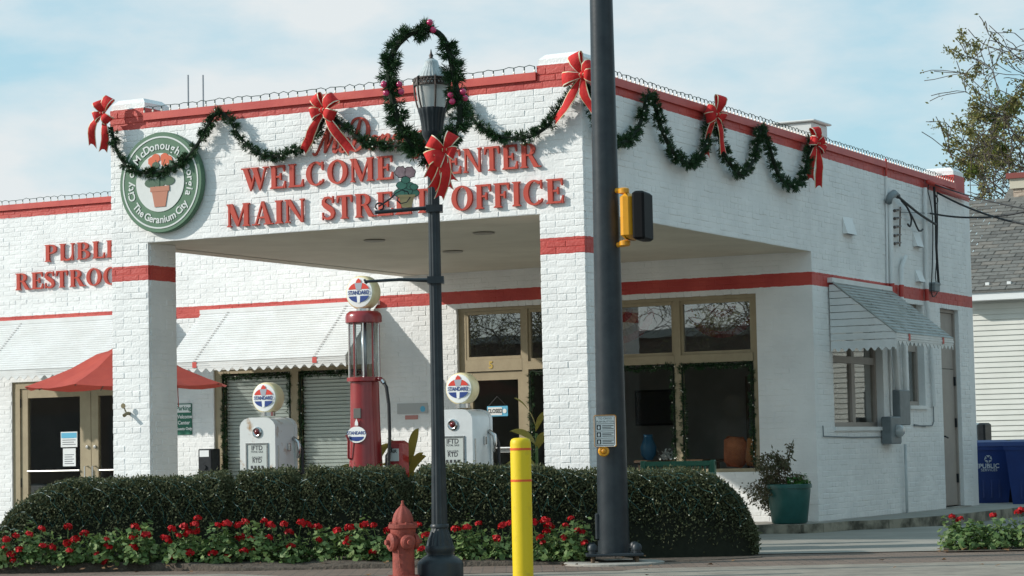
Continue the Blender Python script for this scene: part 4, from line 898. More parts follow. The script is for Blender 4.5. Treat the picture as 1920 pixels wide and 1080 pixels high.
MB().lathe([(hr(20), hzf(981)), (hr(20), hzf(974)), (hr(17), hzf(964)), (hr(12), hzf(956)), (hr(6), hzf(950)), (hr(4), hzf(948))], 48, (HX, HY, 0), .10, 8).build('bonnet', HR, HYD, smooth=True, angle=50)
MB().lathe([(hr(4.2), hzf(949)), (hr(4.2), hzf(946)), (hr(2.6), hzf(945)), (hr(2.6), hzf(939)), (.002, hzf(938.5))], 5, (HX, HY, 0)).build('operating_nut', HR, HYD)
for ang, rr, ln in ((-62, 17, 30), (118, 15, 30), (22, 14, 34)):
    d = (Vector(RT0)*math.sin(R_(ang)) - Vector(FW0)*math.cos(R_(ang))); A = d.to_track_quat('Z', 'Y').to_matrix()
    MB().lathe([(hr(rr*.8), 0), (hr(rr*.85), hr(ln*.65)), (hr(rr), hr(ln*.68)), (hr(rr), hr(ln*.9)), (hr(rr*.75), hr(ln)), (hr(5), hr(ln)), (hr(5), hr(ln+7)), (.002, hr(ln+7))], 16, (HX, HY, hzf(1016)), axis=A).build('nozzle_cap', HR, HYD, smooth=True, angle=35)
ch = MB(); cx_ = [Vector((HX, HY, hzf(1012))) + Vector(-RT0)*hr(10-i*.25) - Vector(FW0)*hr(22+2*math.sin(i)) + Vector((0, 0, -i*.012)) for i in range(20)]
for i, p in enumerate(cx_): ch.ball(p, .006, 5, 4, (1, 1, 1.4))
stuff(ch.build('chain', HR, HYD))
for k in range(8):
    a = 2*math.pi*k/8; MB().lathe([(.012, hzf(983)), (.012, hzf(979))], 6, (HX+hr(24.5)*math.cos(a), HY+hr(24.5)*math.sin(a), 0)).build('flange_bolt', HR, HYD)

# ================================================================== fuel pumps
PWH = mat('pump_white', (.66, .68, .68), .25, (.58, .60, .60), 5, coat=.4, bump=.03); PRUST = mat('pump_rust', (.66, .67, .65), .32, (.36, .20, .08), 6, amount=(.58, .74), coat=.2, bump=.05)
PRED = mat('pump_red', (.30, .022, .024), .3, (.24, .018, .02), 6, coat=.4, bump=.03); LRED = mat('logo_red', (.66, .05, .03), .4); LBLUE = mat('logo_blue', (.012, .045, .21), .4); LWH = mat('logo_white', (.80, .81, .79), .3); LGREY = mat('logo_grey', (.35, .37, .42), .5)
CHROME = mat('chrome', (.55, .55, .54), .25, metal=1); RUB = mat('black_rubber', (.012, .012, .013), .55)
def oval_logo(par, F, r, w, flat=True):
    """white disc, red half dome with a torch, blue half below, name across"""
    def half(sgn, y0, r_):
        a0 = math.asin(y0/r_); n = 14; lo, hi = (a0, math.pi-a0) if sgn > 0 else (math.pi+a0, 2*math.pi-a0)
        return [(r_*1.0*math.cos(lo+(hi-lo)*k/n), r_*.78*math.sin(lo+(hi-lo)*k/n)+.0) for k in range(n+1)]
    m = MB(F); m.prism([(x, y+.0) for x, y in half(1, r*.27, r*.84)], w, w+.002); m.build('logo_red', LRED, par)
    m = MB(F); m.prism(half(-1, r*.31, r*.84), w, w+.002); m.build('logo_blue', LBLUE, par)
    m = MB(F); m.prism([(-.03*r/.165, r*.17), (.03*r/.165, r*.17), (.05*r/.165, r*.62), (-.05*r/.165, r*.62)], w+.0022, w+.0035); m.build('torch', LGREY, par)
    m = MB(F); m.prism([(-.035*r/.165, r*.62), (.035*r/.165, r*.62), (.03*r/.165, r*.78), (0, r*.93), (-.025*r/.165, r*.78)], w+.0022, w+.0038); m.build('flame', LRED, par)
    m = MB(F); m.prism([(-.018*r/.165, -r*.68), (.014*r/.165, -r*.68), (.02*r/.165, -r*.22), (-.024*r/.165, -r*.22)], w+.0022, w+.003); m.build('torch_handle', LWH, par)
    text('logo_name', 'STANDARD', r*.37, F, 0, -.025*r, w+.003, LBLUE, par, .001, r*.006, sx=.84)
def globe(par, c, r):
    F = Matrix.Translation(c) @ Matrix(((1, 0, 0, 0), (0, 0, -1, 0), (0, 1, 0, 0), (0, 0, 0, 1)))
    MB(F).lathe([(r*.8, -.085), (r*.95, -.075), (r, -.05), (r, .045), (r*.97, .065), (r*.9, .075)], 40).build('globe_rim', CREAM, par, smooth=True, angle=50)
    for s in (1, -1):
        G_ = F if s > 0 else F @ Matrix.Rotation(math.pi, 4, 'Y')
        MB(G_).lathe([(r*.9, .07), (r*.88, .080), (r*.6, .088), (.002, .091)], 40).build('globe_lens', LWH, par, smooth=True, angle=60)
    oval_logo(par, F, r*.9, .0905)
    MB().lathe([(.075, c.z-r-.03), (.075, c.z-r+.012), (.06, c.z-r+.015)], 20, (c.x, c.y, 0)).build('globe_collar', CHROME, par)
def white_pump(label, px, py_globe, py_top, y, rust):
    x, zg = ua(px, py_globe, y); zt = ua(px, py_top, y)[1]; x += .02
    t = thing('computing_pump', label, 'fuel pump', (x, y, 0), 'old white fuel pumps'); PM = PRUST if rust else PWH
    F = Matrix.Translation((x, y, 0))
    hw, hd = .225, .215
    MB(F).bev(-hw-.03, hw+.03, -hd-.03, hd+.03, .0, .12, .02).build('plinth', PM, t)
    # body: front shell and side shells with rounded shoulders
    sh = [(-hw, .12), (hw, .12), (hw, zt-.09), (hw-.02, zt-.05), (hw-.06, zt-.018), (hw-.12, zt), (-hw+.12, zt), (-hw+.06, zt-.018), (-hw+.02, zt-.05), (-hw, zt-.09)]
    G_ = F @ Matrix(((1, 0, 0, 0), (0, 0, -1, 0), (0, 1, 0, 0), (0, 0, 0, 1)))
    MB(G_).prism(sh, hd-.05, hd).build('front_shell', PM, t, smooth=True, angle=40)
    MB(G_).prism([(a*.975, b-.006) for a, b in sh], -hd+.05, hd-.051).build('body', PM, t, smooth=True, angle=40)
    MB(G_).prism(sh, -hd, -hd+.049).build('rear_shell', PM, t, smooth=True, angle=40)
    z0 = zt-.155
    MB(G_).lathe([(.058, hd-.001), (.058, hd+.012), (.046, hd+.02), (.036, hd+.012), (.03, hd+.012)], 24, (.0, z0, 0)).build('sight_ring', CHROME, t, smooth=True, angle=40)
    MB(G_).lathe([(.034, hd), (.03, hd+.016), (.012, hd+.026), (.001, hd+.028)], 18, (.0, z0, 0)).build('sight_glass', mat('sight_red', (.16, .02, .02), .15), t, smooth=True)
    fr = MB(G_); fr.box(-.145, .135, zt-.62, zt-.605, hd, hd+.012); fr.box(-.145, .135, zt-.285, zt-.27, hd, hd+.012); fr.box(-.145, -.13, zt-.605, zt-.285, hd, hd+.0118); fr.box(.12, .135, zt-.605, zt-.285, hd, hd+.0118); fr.build('dial_frame', CHROME, t)
    dl = MB(G_).box(-.13, .12, zt-.605, zt-.285, hd+.0005, hd+.004).build('dial_face', mat('dial_face', (.50, .53, .50), .4), t)
    DK = mat('dial_ink', (.03, .03, .035), .5)
    text('dial_text', 'IFTD', .07, G_, -.005, zt-.325, hd+.0045, DK, dl, .001, .001); text('dial_text', 'TOTAL SALE', .028, G_, -.005, zt-.365, hd+.0045, DK, dl, .001)
    text('dial_text', 'GALLONS', .03, G_, -.005, zt-.425, hd+.0045, DK, dl, .001); text('dial_text', 'RTD', .062, G_, -.005, zt-.46, hd+.0045, DK, dl, .001, .001)
    for k in range(4): MB(G_).box(-.085+k*.045, -.06+k*.045, zt-.54, zt-.51, hd+.0045, hd+.007).build('number_wheel', DK, dl)
    # side: lock, hose and nozzle
    S = F @ Matrix(((0, 0, 1, 0), (1, 0, 0, 0), (0, 1, 0, 0), (0, 0, 0, 1)))
    MB(S).box(-.17, -.155, zt-.62, zt-.30, hw*.975, hw*.975+.012).build('trim_strip', CHROME, t)
    MB(S).bev(.02, .06, zt-.36, zt-.28, hw*.97, hw+.02, .004).build('latch', CHROME, t)
    nz = MB(S); nz.tube([(.13, zt-.22, hw), (.14, zt-.27, hw+.06), (.14, zt-.36, hw+.07), (.14, zt-.44, hw+.05)], [.022, .026, .022, .015], 8); nz.build('nozzle', CHROME, t, smooth=True)
    MB(S).tube([(.14, zt-.24, hw+.05), (.17, zt-.35, hw+.09), (.16, zt-.55, hw+.1), (.12, zt-.75, hw+.14), (.06, zt-.62, hw+.17), (.0, zt-.58, hw+.14), (-.04, zt-.75, hw+.08), (-.04, .2, hw+.02)], .017, 8).build('hose', RUB, t, smooth=True)
    globe(t, Vector((x, y, zg)), .165); return t
white_pump('rust stained white fuel pump under the canopy, leftmost of the pumps', 500, 746, 783, -.02, True)
white_pump('clean white fuel pump under the canopy, beside the door', 864, 729, 768, .02, False)
# tall visible pump
x, zg = ua(681, 549, 0); y = 0.; RP = thing('visible_gas_pump', 'tall red antique fuel pump with a glass cylinder, between the white pumps', 'fuel pump', (x, y, 0))
def rz(py): return ua(681, py, 0)[1]
rx = lambda p: p/177.
MB().lathe([(.24, 0), (.24, .05), (.20, .07), (rx(31), rz(870)), (rx(28), rz(800)), (rx(26.5), rz(716))], 32, (x, y, 0)).build('column', PRED, RP, smooth=True, angle=40)
MB().lathe([(rx(27), rz(717)), (rx(33), rz(715)), (rx(33), rz(708)), (rx(29), rz(707))], 32, (x, y, 0)).build('lower_flange', PRED, RP, smooth=True, angle=40)
MB().lathe([(rx(27), rz(708)), (rx(27), rz(606))], 32, (x, y, 0)).build('glass_cylinder', glass_mat('pump_glass', (.80, .84, .84), 1.55, .02), RP, smooth=True)
MB().lathe([(rx(5), rz(708)), (rx(5), rz(606))], 12, (x, y, 0)).build('inner_pipe', mat('inner_steel', (.40, .44, .48), .3, metal=.6), RP, smooth=True)
for k in range(10):
    a = 2*math.pi*(k+.3)/10; MB().tube([(x+rx(29)*math.cos(a), y+rx(29)*math.sin(a), rz(709)), (x+rx(29)*math.cos(a), y+rx(29)*math.sin(a), rz(606))], .009, 6).build('cage_rod', PRED if k % 2 else CHROME, RP)
MB().lathe([(rx(30), rz(607)), (rx(34), rz(605)), (rx(34), rz(594)), (rx(32), rz(588)), (rx(27), rz(584)), (rx(10), rz(583)), (rx(10), rz(580))], 32, (x, y, 0)).build('top_cap', PRED, RP, smooth=True, angle=40)
globe(RP, Vector((x, y, zg)), .178)
F = fa(y) @ Matrix.Translation((x, 0, 0)); w = .172
sg = MB(F).prism([(.115*math.cos(R_(q*15)), rz(815)+.085*math.sin(R_(q*15))) for q in range(24)], w, w+.006).build('name_plate', LWH, RP)
MB(F).prism([(-.02, rz(798)), (.02, rz(798)), (.018, rz(792)), (0, rz(785)), (-.018, rz(792))], w+.001, w+.005).build('plate_torch', LWH, RP)
MB(F).prism([(.09*math.cos(R_(180+q*15)), rz(815)-.022+.045*math.sin(R_(180+q*15))) for q in range(13)], w+.0065, w+.0085).build('plate_blue', LBLUE, RP)
text('plate_name', 'STANDARD', .048, F, 0, rz(812), w+.0075, LBLUE, RP, .001, .001, sx=.9)
MB(F).bev(-.045, .045, rz(790)+.03, rz(766), .15, .162, .004).build('spec_plate', mat('plate_steel', (.10, .10, .09), .5), RP)
MB().tube([(x-.10, y-.14, rz(860)), (x-.10, y-.18, rz(858)), (x-.09, y-.19, rz(825)), (x-.11, y-.2, rz(815))], .012, 6).build('pump_lever', PRED, RP)
MB().tube([(x+.15, y-.03, rz(712)), (x+.22, y-.04, rz(712)), (x+.25, y-.04, rz(716))], .022, 10).build('outlet', PRED, RP, smooth=True)
MB().tube([(x+.25, y-.04, rz(716)), (x+.29, y-.04, rz(728)), (x+.315, y-.04, rz(760)), (x+.32, y-.04, rz(820)), (x+.30, y-.05, rz(880)), (x+.29, y-.05, .1)], .018, 8).build('hose', RUB, RP, smooth=True)
MB().tube([(x+.24, y-.04, rz(714)), (x+.265, y-.04, rz(720))], .026, 8).build('coupling', CHROME, RP)
# red air stand
ax_, az = ua(747, 850, .15); AS = thing('air_stand', 'small red air meter standing behind the hedge beside the tall red pump', 'air meter', (ax_, .15, 0))
MB().bev(ax_-.09, ax_+.09, .06, .24, ua(747, 826, .15)[1]-.62, ua(747, 826, .15)[1], .03).build('case', PRED, AS, smooth=True, angle=30)
MB(fa(.06) @ Matrix.Translation((ax_, 0, 0))).box(-.06, .06, az-.08, az+.05, .0, .006).build('face', MATS['dial_face'], AS)
text('face_text', 'AIR', .05, fa(.053) @ Matrix.Translation((ax_, 0, 0)), 0, az+.02, .001, SBK, AS, .001, .001)
MB().lathe([(.05, 0), (.05, .05), (.03, .06), (.03, ua(747, 826, .15)[1]-.6)], 12, (ax_, .15, 0)).build('post', PRED, AS)
MB().tube([(ax_-.02, .05, az+.06), (ax_-.06, .0, az-.02), (ax_-.07, 0, az-.3), (ax_-.02, .03, az-.2)], .01, 6).build('hose', RUB, AS)
# ================================================================== hedge, net lights, geraniums
HLEAF = rand_mat('hedge_leaf', [(.045, .058, .025), (.085, .105, .043), (.14, .16, .072), (.10, .11, .06), (.14, .115, .06), (.075, .10, .043), (.16, .17, .095)], .7, .24, .12)
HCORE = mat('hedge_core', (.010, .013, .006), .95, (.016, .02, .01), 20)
def hs(px, t): return (px-960)/CF*t
HT = 22.98; HW = .40
def hedge_surf(a, phi, seg, L_):
    """point and normal on a shrub; a along 0..1, phi 0 front-bottom .. 1 back-bottom"""
    s0, s1, zl, zr, el, er, t0, t1 = seg
    s = s0 + (s1-s0)*a; k = np.minimum(1, np.sqrt(np.maximum(0, 1-(1-np.minimum(1, (s-s0)/el))**2.4)))*np.minimum(1, np.sqrt(np.maximum(0, 1-(1-np.minimum(1, (s1-s)/er))**2.4)))
    k = np.maximum(k, np.where(((a < .5) & (el < .2)) | ((a > .5) & (er < .2)), .86, 0)); h = (zl+(zr-zl)*a - GZ - .03)*(.18+.82*k); w = HW*(.45+.55*k); th = np.pi*phi
    ex = .38
    cx = -np.sign(np.cos(th))*np.abs(np.cos(th))**ex; cz = np.abs(np.sin(th))**ex
    tt = t0+(t1-t0)*a
    bump = .035*np.sin(s*3.1+phi*5)+.022*np.sin(s*8.3+phi*11+1)+.012*np.sin(s*23+phi*17)
    t = tt + cx*(w+bump*.5); z = GZ + h*cz + bump*.45*cz
    P = CAM[None]*np.array([1, 1, 0]) + RT0*s[:, None] + FW0*t[:, None] + UP0*z[:, None]
    n = FW0*(np.sign(cx)*np.abs(cx)**3)[:, None] + UP0*(cz**3)[:, None]
    return P, unit(n+1e-6)
shr = [(-5.06, -2.72, .72, .80, .95, .12, 23.15, 23.05, 'clipped evergreen shrub at the sloping left end of the hedge'),
       (-2.73, -2.07, .80, .81, .10, .10, 23.05, 23.02, 'narrow clipped shrub in the hedge, below the rusty white pump'),
       (-2.08, -1.01, .82, .83, .10, .12, 23.02, 23.0, 'clipped shrub in the hedge behind the hydrant, below the red pump'),
       (-1.02, 2.27, .83, .70, .12, .72, 23.0, 22.85, 'long clipped shrub strung with lights at the right end of the hedge')]
for i, q in enumerate(shr):
    seg = q[:8]; t = thing('hedge_shrub', q[8], 'shrub', st((seg[0]+seg[1])/2, HT, GZ), 'shrubs of the clipped hedge')
    ln = seg[1]-seg[0]; na, npz = max(8, int(ln/.12)), 18
    A, Ph = np.meshgrid(np.linspace(.004, .996, na), np.linspace(0, 1, npz), indexing='ij'); P, N = hedge_surf(A.ravel(), Ph.ravel(), seg, ln); P = P - N*.05
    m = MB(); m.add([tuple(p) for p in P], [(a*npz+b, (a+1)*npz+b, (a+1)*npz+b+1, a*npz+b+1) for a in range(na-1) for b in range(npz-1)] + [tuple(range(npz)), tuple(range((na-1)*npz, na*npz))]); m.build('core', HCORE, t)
    n = int(ln*11500); a = rng.random(n); ph = rng.random(n)**.85*.72; P, N = hedge_surf(a, ph, seg, ln)
    # end faces
    for e, cnt in ((0, 900), (1, 3200 if i == 3 else 900)):
        ae = np.full(cnt, .004 if e == 0 else .996) ; pe = rng.random(cnt); Pe, Ne = hedge_surf(ae, pe, seg, ln); base = st((seg[0] if e == 0 else seg[1]), seg[6+e], GZ); f = rng.random(cnt)[:, None]**.5
        Pe = base + (Pe-base)*f; P = np.vstack([P, Pe]); N = np.vstack([N, Ne*.3 + RT0*(1 if e else -1)])
    n = len(P); P = P + N*rng.normal(-.012, .022, (n, 1)); dr = unit(N*.55 + rng.normal(0, .75, (n, 3)))
    V = leaves(P, dr, rng.uniform(.022, .042, n), rng.uniform(.012, .02, n)); stuff(np_quads('leaves', V, HLEAF, t))
# net lights
NET = thing('net_lights', 'green wire net of small white bulbs spread over the hedge', 'net lights', st(0, HT-.4, GZ))
nb, nw = MB(), MB()
for i, q in enumerate(shr):
    seg = q[:8]; ln = seg[1]-seg[0]; na = int(ln/.15)
    rows = []
    for b in range(9):
        a = (np.arange(na)+(.5 if b % 2 else 0)+rng.normal(0, .16, na))/na; a = np.clip(a, .01, .99); ph = np.clip(.06+.065*b+rng.normal(0, .007, na), .02, .95)
        P, N = hedge_surf(a, ph, seg, ln); P = P + N*.022; rows.append(P)
        for p in P:
            if rng.random() < (.7 if i == 3 else .5): d = unit(rng.normal(size=3)); nb.tube([p, p+d*.012], ([.0052, .0045] if i == 3 else [.0045, .004]), 5)
    for b in range(8):
        for k in range(na):
            for kk in ((k, k+1) if b % 2 else (k-1, k)):
                if 0 <= kk < na:
                    p0, p1 = rows[b][k], rows[b+1][kk]; mid = (p0+p1)/2 + rng.normal(0, .014, 3); nw.tube([p0, mid, p1], .0028, 3, False)
stuff(nb.build('bulbs', BULB, NET, recalc=False)); stuff(nw.build('wires', mat('net_wire', (.03, .10, .085), .4), NET, recalc=False))

GL = [rand_mat('geranium_leaf', [(.06, .125, .03), (.10, .20, .05), (.15, .27, .08), (.08, .16, .04), (.24, .33, .12)], .5, .28, .35)]
GFL = rand_mat('geranium_petal', [(.55, .008, .012), (.72, .015, .018), (.42, .006, .010)], .55, .15, .3)
STEMM = mat('geranium_stem', (.07, .13, .035), .6)
def flower_mesh(seed):
    r = np.random.default_rng(seed); d = unit(r.normal(size=(46, 3))); d[:, 2] = np.abs(d[:, 2])*.9-.15; P = d*.030; sd = unit(np.cross(d, r.normal(size=(46, 3)))); td = np.cross(d, sd)
    s = r.uniform(.009, .019, (46, 1)); P = P*r.uniform(.75, 1.25, (46, 1)); sd = unit(sd+d*r.normal(0, .5, (46, 1))); V = np.stack([P-sd*s, P-td*s+d*.006, P+sd*s, P+td*s+d*.006], 1)
    me_o = np_quads('flower', V, GFL); me = me_o.data; bpy.data.objects.remove(me_o); return me
FME = [flower_mesh(k) for k in range(4)]
def leaf_disc(P, N, r):
    """lobed round leaves, 7-sided fans"""
    n = len(P); N = unit(N); a = unit(np.cross(N, rng.normal(size=(n, 3)))); b = np.cross(N, a); out = []
    k = 8; V = []
    for i in range(k):
        an = 2*np.pi*i/k; rr = r*(1.0 if i % 2 else .84); rr = rr*(.25 if i == 0 else 1)
        V.append(P + (a*np.cos(an)+b*np.sin(an))*rr[:, None] + N*(r*.22*(1 if i % 2 else .4))[:, None])
    return np.stack(V, 1)
def geranium(label, s, t, z, R, H, flowers, seed, grp='red geraniums in the beds'):
    r = np.random.default_rng(seed); c = st(s, t, z); th = thing('geranium_plant', label, 'geranium', c, grp)
    n = int(330*(R/.2)**2*1.0); u = unit(r.normal(size=(n, 3))); u[:, 2] = np.abs(u[:, 2]); rad = r.random(n)[:, None]**.28
    lump = 1+.22*np.sin(u[:, :1]*6+seed)+.18*np.sin(u[:, 1:2]*7+seed*2)
    P = c + u*np.array([R, R, H])*rad*lump + np.array([0, 0, .015]); N = unit(u*.7 + np.array([0, 0, .45]) + r.normal(0, .4, (n, 3)))
    stuff(np_quads('foliage', leaf_disc(P, N, r.uniform(.018, .036, n)), GL[0], th))
    stm = MB()
    for k in range(9):
        d = unit(r.normal(size=3)); d[2] = abs(d[2])+.3; stm.tube([c, c+d*np.array([R, R, H])*.8], .006, 4)
    stuff(stm.build('stems', STEMM, th))
    for (ds, dt, dz) in flowers:
        p = st(s+ds, t+dt, z+dz); o = link('flower_head', FME[int(r.integers(4))], th); k = r.uniform(.85, 1.3)
        o.matrix_parent_inverse = Matrix.Translation(c).inverted(); o.matrix_local = o.matrix_parent_inverse.inverted() @ Matrix.Identity(4); o.location = Vector(p); o.rotation_euler = (r.uniform(-.4, .4), r.uniform(-.4, .4), r.uniform(0, 6)); o.scale = (k, k, k)
        MB().tube([p+np.array([0, 0, -.01]), c*.35+p*.65-np.array([0, 0, .06])], .0035, 4).build('flower_stem', STEMM, th)
FLP = [(12, 1012), (30, 1005), (8, 1028), (36, 1030), (20, 1040), (25, 1051), (55, 1002), (78, 992), (128, 988), (158, 1000), (80, 1024), (97, 1026), (125, 1018), (140, 1012), (130, 1034), (200, 1012), (202, 1024), (181, 1038), (198, 1054), (254, 988), (250, 1007), (274, 1004), (250, 1026), (308, 1008), (313, 1012), (322, 992), (335, 1004), (345, 988), (353, 1000), (370, 972), (368, 996), (366, 983), (320, 1044), (354, 1037), (408, 985), (425, 983), (447, 985), (460, 978), (398, 1038), (425, 1044), (450, 1008), (470, 1012), (470, 1033), (458, 1033), (496, 977), (508, 985), (532, 983), (505, 1008), (542, 998), (545, 1024), (565, 980), (576, 984), (595, 988), (598, 1013), (632, 995), (655, 990), (683, 985), (700, 985), (655, 1010), (650, 1020), (700, 1035), (728, 995), (785, 985), (798, 1004), (790, 1030), (855, 992), (875, 990), (897, 982), (932, 1010), (942, 986), (958, 982), (1000, 980), (1023, 976), (1030, 986), (1060, 985), (1070, 972), (1082, 995), (1092, 998), (1012, 1008), (1018, 1018), (1058, 1008), (1096, 1018), (1025, 997)]
plants = [(-8, 30), (55, 32), (118, 30), (185, 34), (252, 36), (340, 40), (405, 38), (470, 36), (535, 34), (600, 30), (660, 34), (712, 30), (790, 26), (872, 34), (935, 32), (1010, 30), (1062, 40)]
used = set(); names = ['first', 'second', 'third', 'fourth', 'fifth', 'sixth', 'seventh', 'eighth', 'ninth', 'tenth', 'eleventh', 'twelfth', 'thirteenth', 'fourteenth', 'fifteenth', 'sixteenth', 'last']
assign = {i: [] for i in range(len(plants))}
for f in FLP: assign[min(range(len(plants)), key=lambda i: abs(plants[i][0]-f[0]))].append(f)
near = ['cut by the left frame edge', '', '', '', '', '', '', '', '', '', '', 'just left of the hydrant', 'between hydrant and lamp post', 'just right of the lamp post', 'just left of the yellow bollard', 'just right of the yellow bollard', 'left of the dark signal pole']
for i, (px, pw) in enumerate(plants):
    t = 22.28 if px < 650 else 22.18 - (px-650)/450*.25
    s = hs(px, t); fl = []
    for fx, fy in assign[i]:
        tf = t-.20-.06*random.random(); q = dp(fx, fy, tf); sv = (q-CAM) @ RT0; tv = (q-CAM) @ FW0; fl.append((sv-s, tv-t, q[2]-GZ))
    hh = .30 + .06*math.sin(i*2.1)
    geranium('red geranium '+(near[i]+', in the front bed' if near[i] else names[i]+' from the left in the front bed'), s, t, bed_z(s, t-.1)-.01, pw/CF*t*1.2, hh*.92, [(a_, b_, c_-(bed_z(s, t-.1)-.01-GZ)) for a_, b_, c_ in fl], 40+i)
for i, (px, py0, fl, lab) in enumerate(((1790, 1026, [(1785, 970), (1800, 975)], 'pale leaved geranium at the left end of the right hand bed'), (1850, 1022, [(1862, 968)], 'dark leaved geranium in the middle of the right hand bed'), (1912, 1022, [(1908, 962), (1914, 958)], 'geranium cut by the right frame edge in the right hand bed'))):
    t = 23.0; s = hs(px, t); g = []
    for fx, fy in fl: q = dp(fx, fy, t); g.append(((q-CAM) @ RT0-s, (q-CAM) @ FW0-t, q[2]-GZ))
    geranium(lab, s, t, GZ+.005, .24, .26, g, 80+i)
# fallen leaves on the bed edge
fl = MB()
for k in range(90):
    if k >= 60: p = st(random.uniform(-4, 4.2), random.uniform(19.4, 22.6), GZ+.006+random.random()*.006)
    elif k < 40: p = st(random.uniform(-4.5, 1.2), random.uniform(21.7, 22.1), GZ+.03+random.random()*.02)
    else: p = st(random.uniform(3.9, 5.2), random.uniform(22.3, 22.7), GZ+.012+random.random()*.012)
    a = random.random()*6; r = random.uniform(.015, .035); fl.add([(p[0]+r*math.cos(a+i*1.57), p[1]+r*math.sin(a+i*1.57)*.7, p[2]+random.uniform(0, .02)) for i in range(4)], [(0, 1, 2, 3)])
o = fl.build('fallen_leaves', rand_mat('dry_leaf', [(.22, .12, .05), (.30, .19, .09), (.14, .07, .03)], .8), recalc=False); stuff(tag(o, 'dry brown leaves scattered along the front of the flower beds', 'leaves'))

# ================================================================== canna plants behind the hedge
CAN = rand_mat('canna_leaf', [(.12, .24, .05), (.18, .30, .07), (.34, .28, .07), (.42, .26, .06)], .4, .25)
def canna(label, px, py, y, hts, seed):
    r = random.Random(seed); x, z = ua(px, py, y); t = thing('canna_plant', label, 'canna', (x, y, 0), 'canna plants under the canopy')
    MB().tube([(x, y, 0), (x+.01, y, z*.9)], .016, 6).build('stem', STEMM, t)
    for k, (ang, zz, ln, wd, lift) in enumerate(hts):
        d = Vector((math.cos(R_(ang)), -.4, 0)).normalized() if ang is not None else Vector((0, -1, 0)); q = Vector((d.y, -d.x, 0)).lerp(Vector((0, 0, 1)), .5).normalized(); m = MB(); P = []
        n = 9
        for i in range(n):
            f = i/(n-1); c = Vector((x, y, zz)) + d*ln*f*(.45+.35*f) + Vector((0, 0, ln*((lift+.35)*f - .5*f*f))); w = wd*1.9*(f+.04)**.7*(1.0-f)**.75*.5
            P += [c-q*w, c+Vector((0, 0, -.01)), c+q*w]
        m.add(P, [(i*3+j, i*3+j+1, i*3+j+4, i*3+j+3) for i in range(n-1) for j in range(2)]); m.build('leaf', CAN, t, smooth=True, recalc=False)
canna('broad leaved canna with yellowing leaves beside the tall red pump', 766, 830, .35, [(20, .70, .38, .13, .7), (150, .66, .38, .13, .6), (60, .80, .38, .15, 1.2), (200, .55, .45, .17, .2), (-30, .62, .40, .16, .3), (120, .6, .3, .14, .5), (0, .5, .4, .14, .6), (40, .66, .36, .12, .95), (100, .78, .34, .11, 1.1), (170, .6, .36, .12, .8), (-15, .7, .36, .12, .75), (75, .55, .3, .13, .6)], 1)
canna('green canna partly hidden behind the tall red pump', 700, 850, .55, [(170, .66, .45, .13, .5), (195, .60, .5, .12, .35), (30, .75, .4, .13, .9), (10, .58, .4, .13, .4)], 2)
canna('tall canna squeezed between the door and the front pier', 1004, 790, .9, [(100, 1.2, .35, .11, 1.0), (160, 1.0, .34, .14, .6), (30, .95, .3, .14, .7), (170, .75, .4, .2, .3), (60, .7, .35, .2, -.1), (20, 1.15, .3, .1, .8)], 3)
# ================================================================== potted shrub
pp = on(2, 0, 1487, 983); px_, py_ = pp[0]-.12, pp[1]+.20; PT = thing('potted_shrub', 'large dark green plastic pot with a straggly shrub at the canopy wall', 'potted plant', (px_, py_, 0))
TEAL = mat('pot_green', (.012, .085, .075), .35, (.02, .11, .10), 6, bump=.02); sp_ = 1/156.
MB().lathe([(.20, .006), (.215, .02), (.262, .40), (.262, .435)], 36, (px_, py_, 0)).build('pot', TEAL, PT, smooth=True, angle=40)
MB().lathe([(.262, .425), (.277, .427), (.277, .47), (.265, .477), (.245, .47), (.235, .42), (.01, .42)], 36, (px_, py_, 0)).build('rim', TEAL, PT, smooth=True, angle=40)
sm = MB(); tips = []
top = np.array([px_, py_, .42])
for k in range(36):
    a = random.uniform(0, 6.28); s0 = top + np.array([random.uniform(-.12, .02), random.uniform(-.08, .08), 0]); lean = random.uniform(.08, .58); hgt = random.uniform(.12, .56)*(1.15-lean) if k < 15 else random.uniform(-.28, .12)
    side = -RT0*lean*random.uniform(.2, 1.1) if random.random() < .8 else RT0*lean*.35
    e = s0 + side + FW0*random.uniform(-.12, .1) + np.array([0, 0, hgt]); mid = (s0+e)/2 + np.array([0, 0, .10]); sm.tube([s0, mid, e], [.006, .004, .002], 4); tips.append((s0, mid, e))
stuff(sm.build('twigs', mat('twig', (.09, .06, .035), .8), PT))
P, Dd = [], []
for s0, mid, e in tips:
    for k in range(78): f = random.random()**.8; p = (mid*(1-f)+e*f) + rng.normal(0, .03, 3); P.append(p); Dd.append(rng.normal(0, 1, 3)+np.array([0, 0, -.3]))
stuff(np_quads('leaves', leaves(np.array(P), np.array(Dd), rng.uniform(.035, .07, len(P)), rng.uniform(.014, .026, len(P))), rand_mat('shrub_leaf', [(.07, .085, .035), (.12, .115, .055), (.19, .15, .085), (.09, .11, .045), (.15, .12, .07)], .6, .2), PT))
n = 160; P = top + np.array([0, 0, .03]) + RT0*rng.uniform(-.02, .24, (n, 1)) + FW0*rng.uniform(-.18, .15, (n, 1)) + UP0*np.abs(rng.normal(0, .055, (n, 1)))
stuff(np_quads('ground_leaves', leaf_disc(P, rng.normal(0, .5, (n, 3))+UP0, rng.uniform(.015, .03, n)), rand_mat('bright_leaf', [(.06, .2, .03), (.10, .30, .04), (.05, .15, .03)], .5, .25), PT))
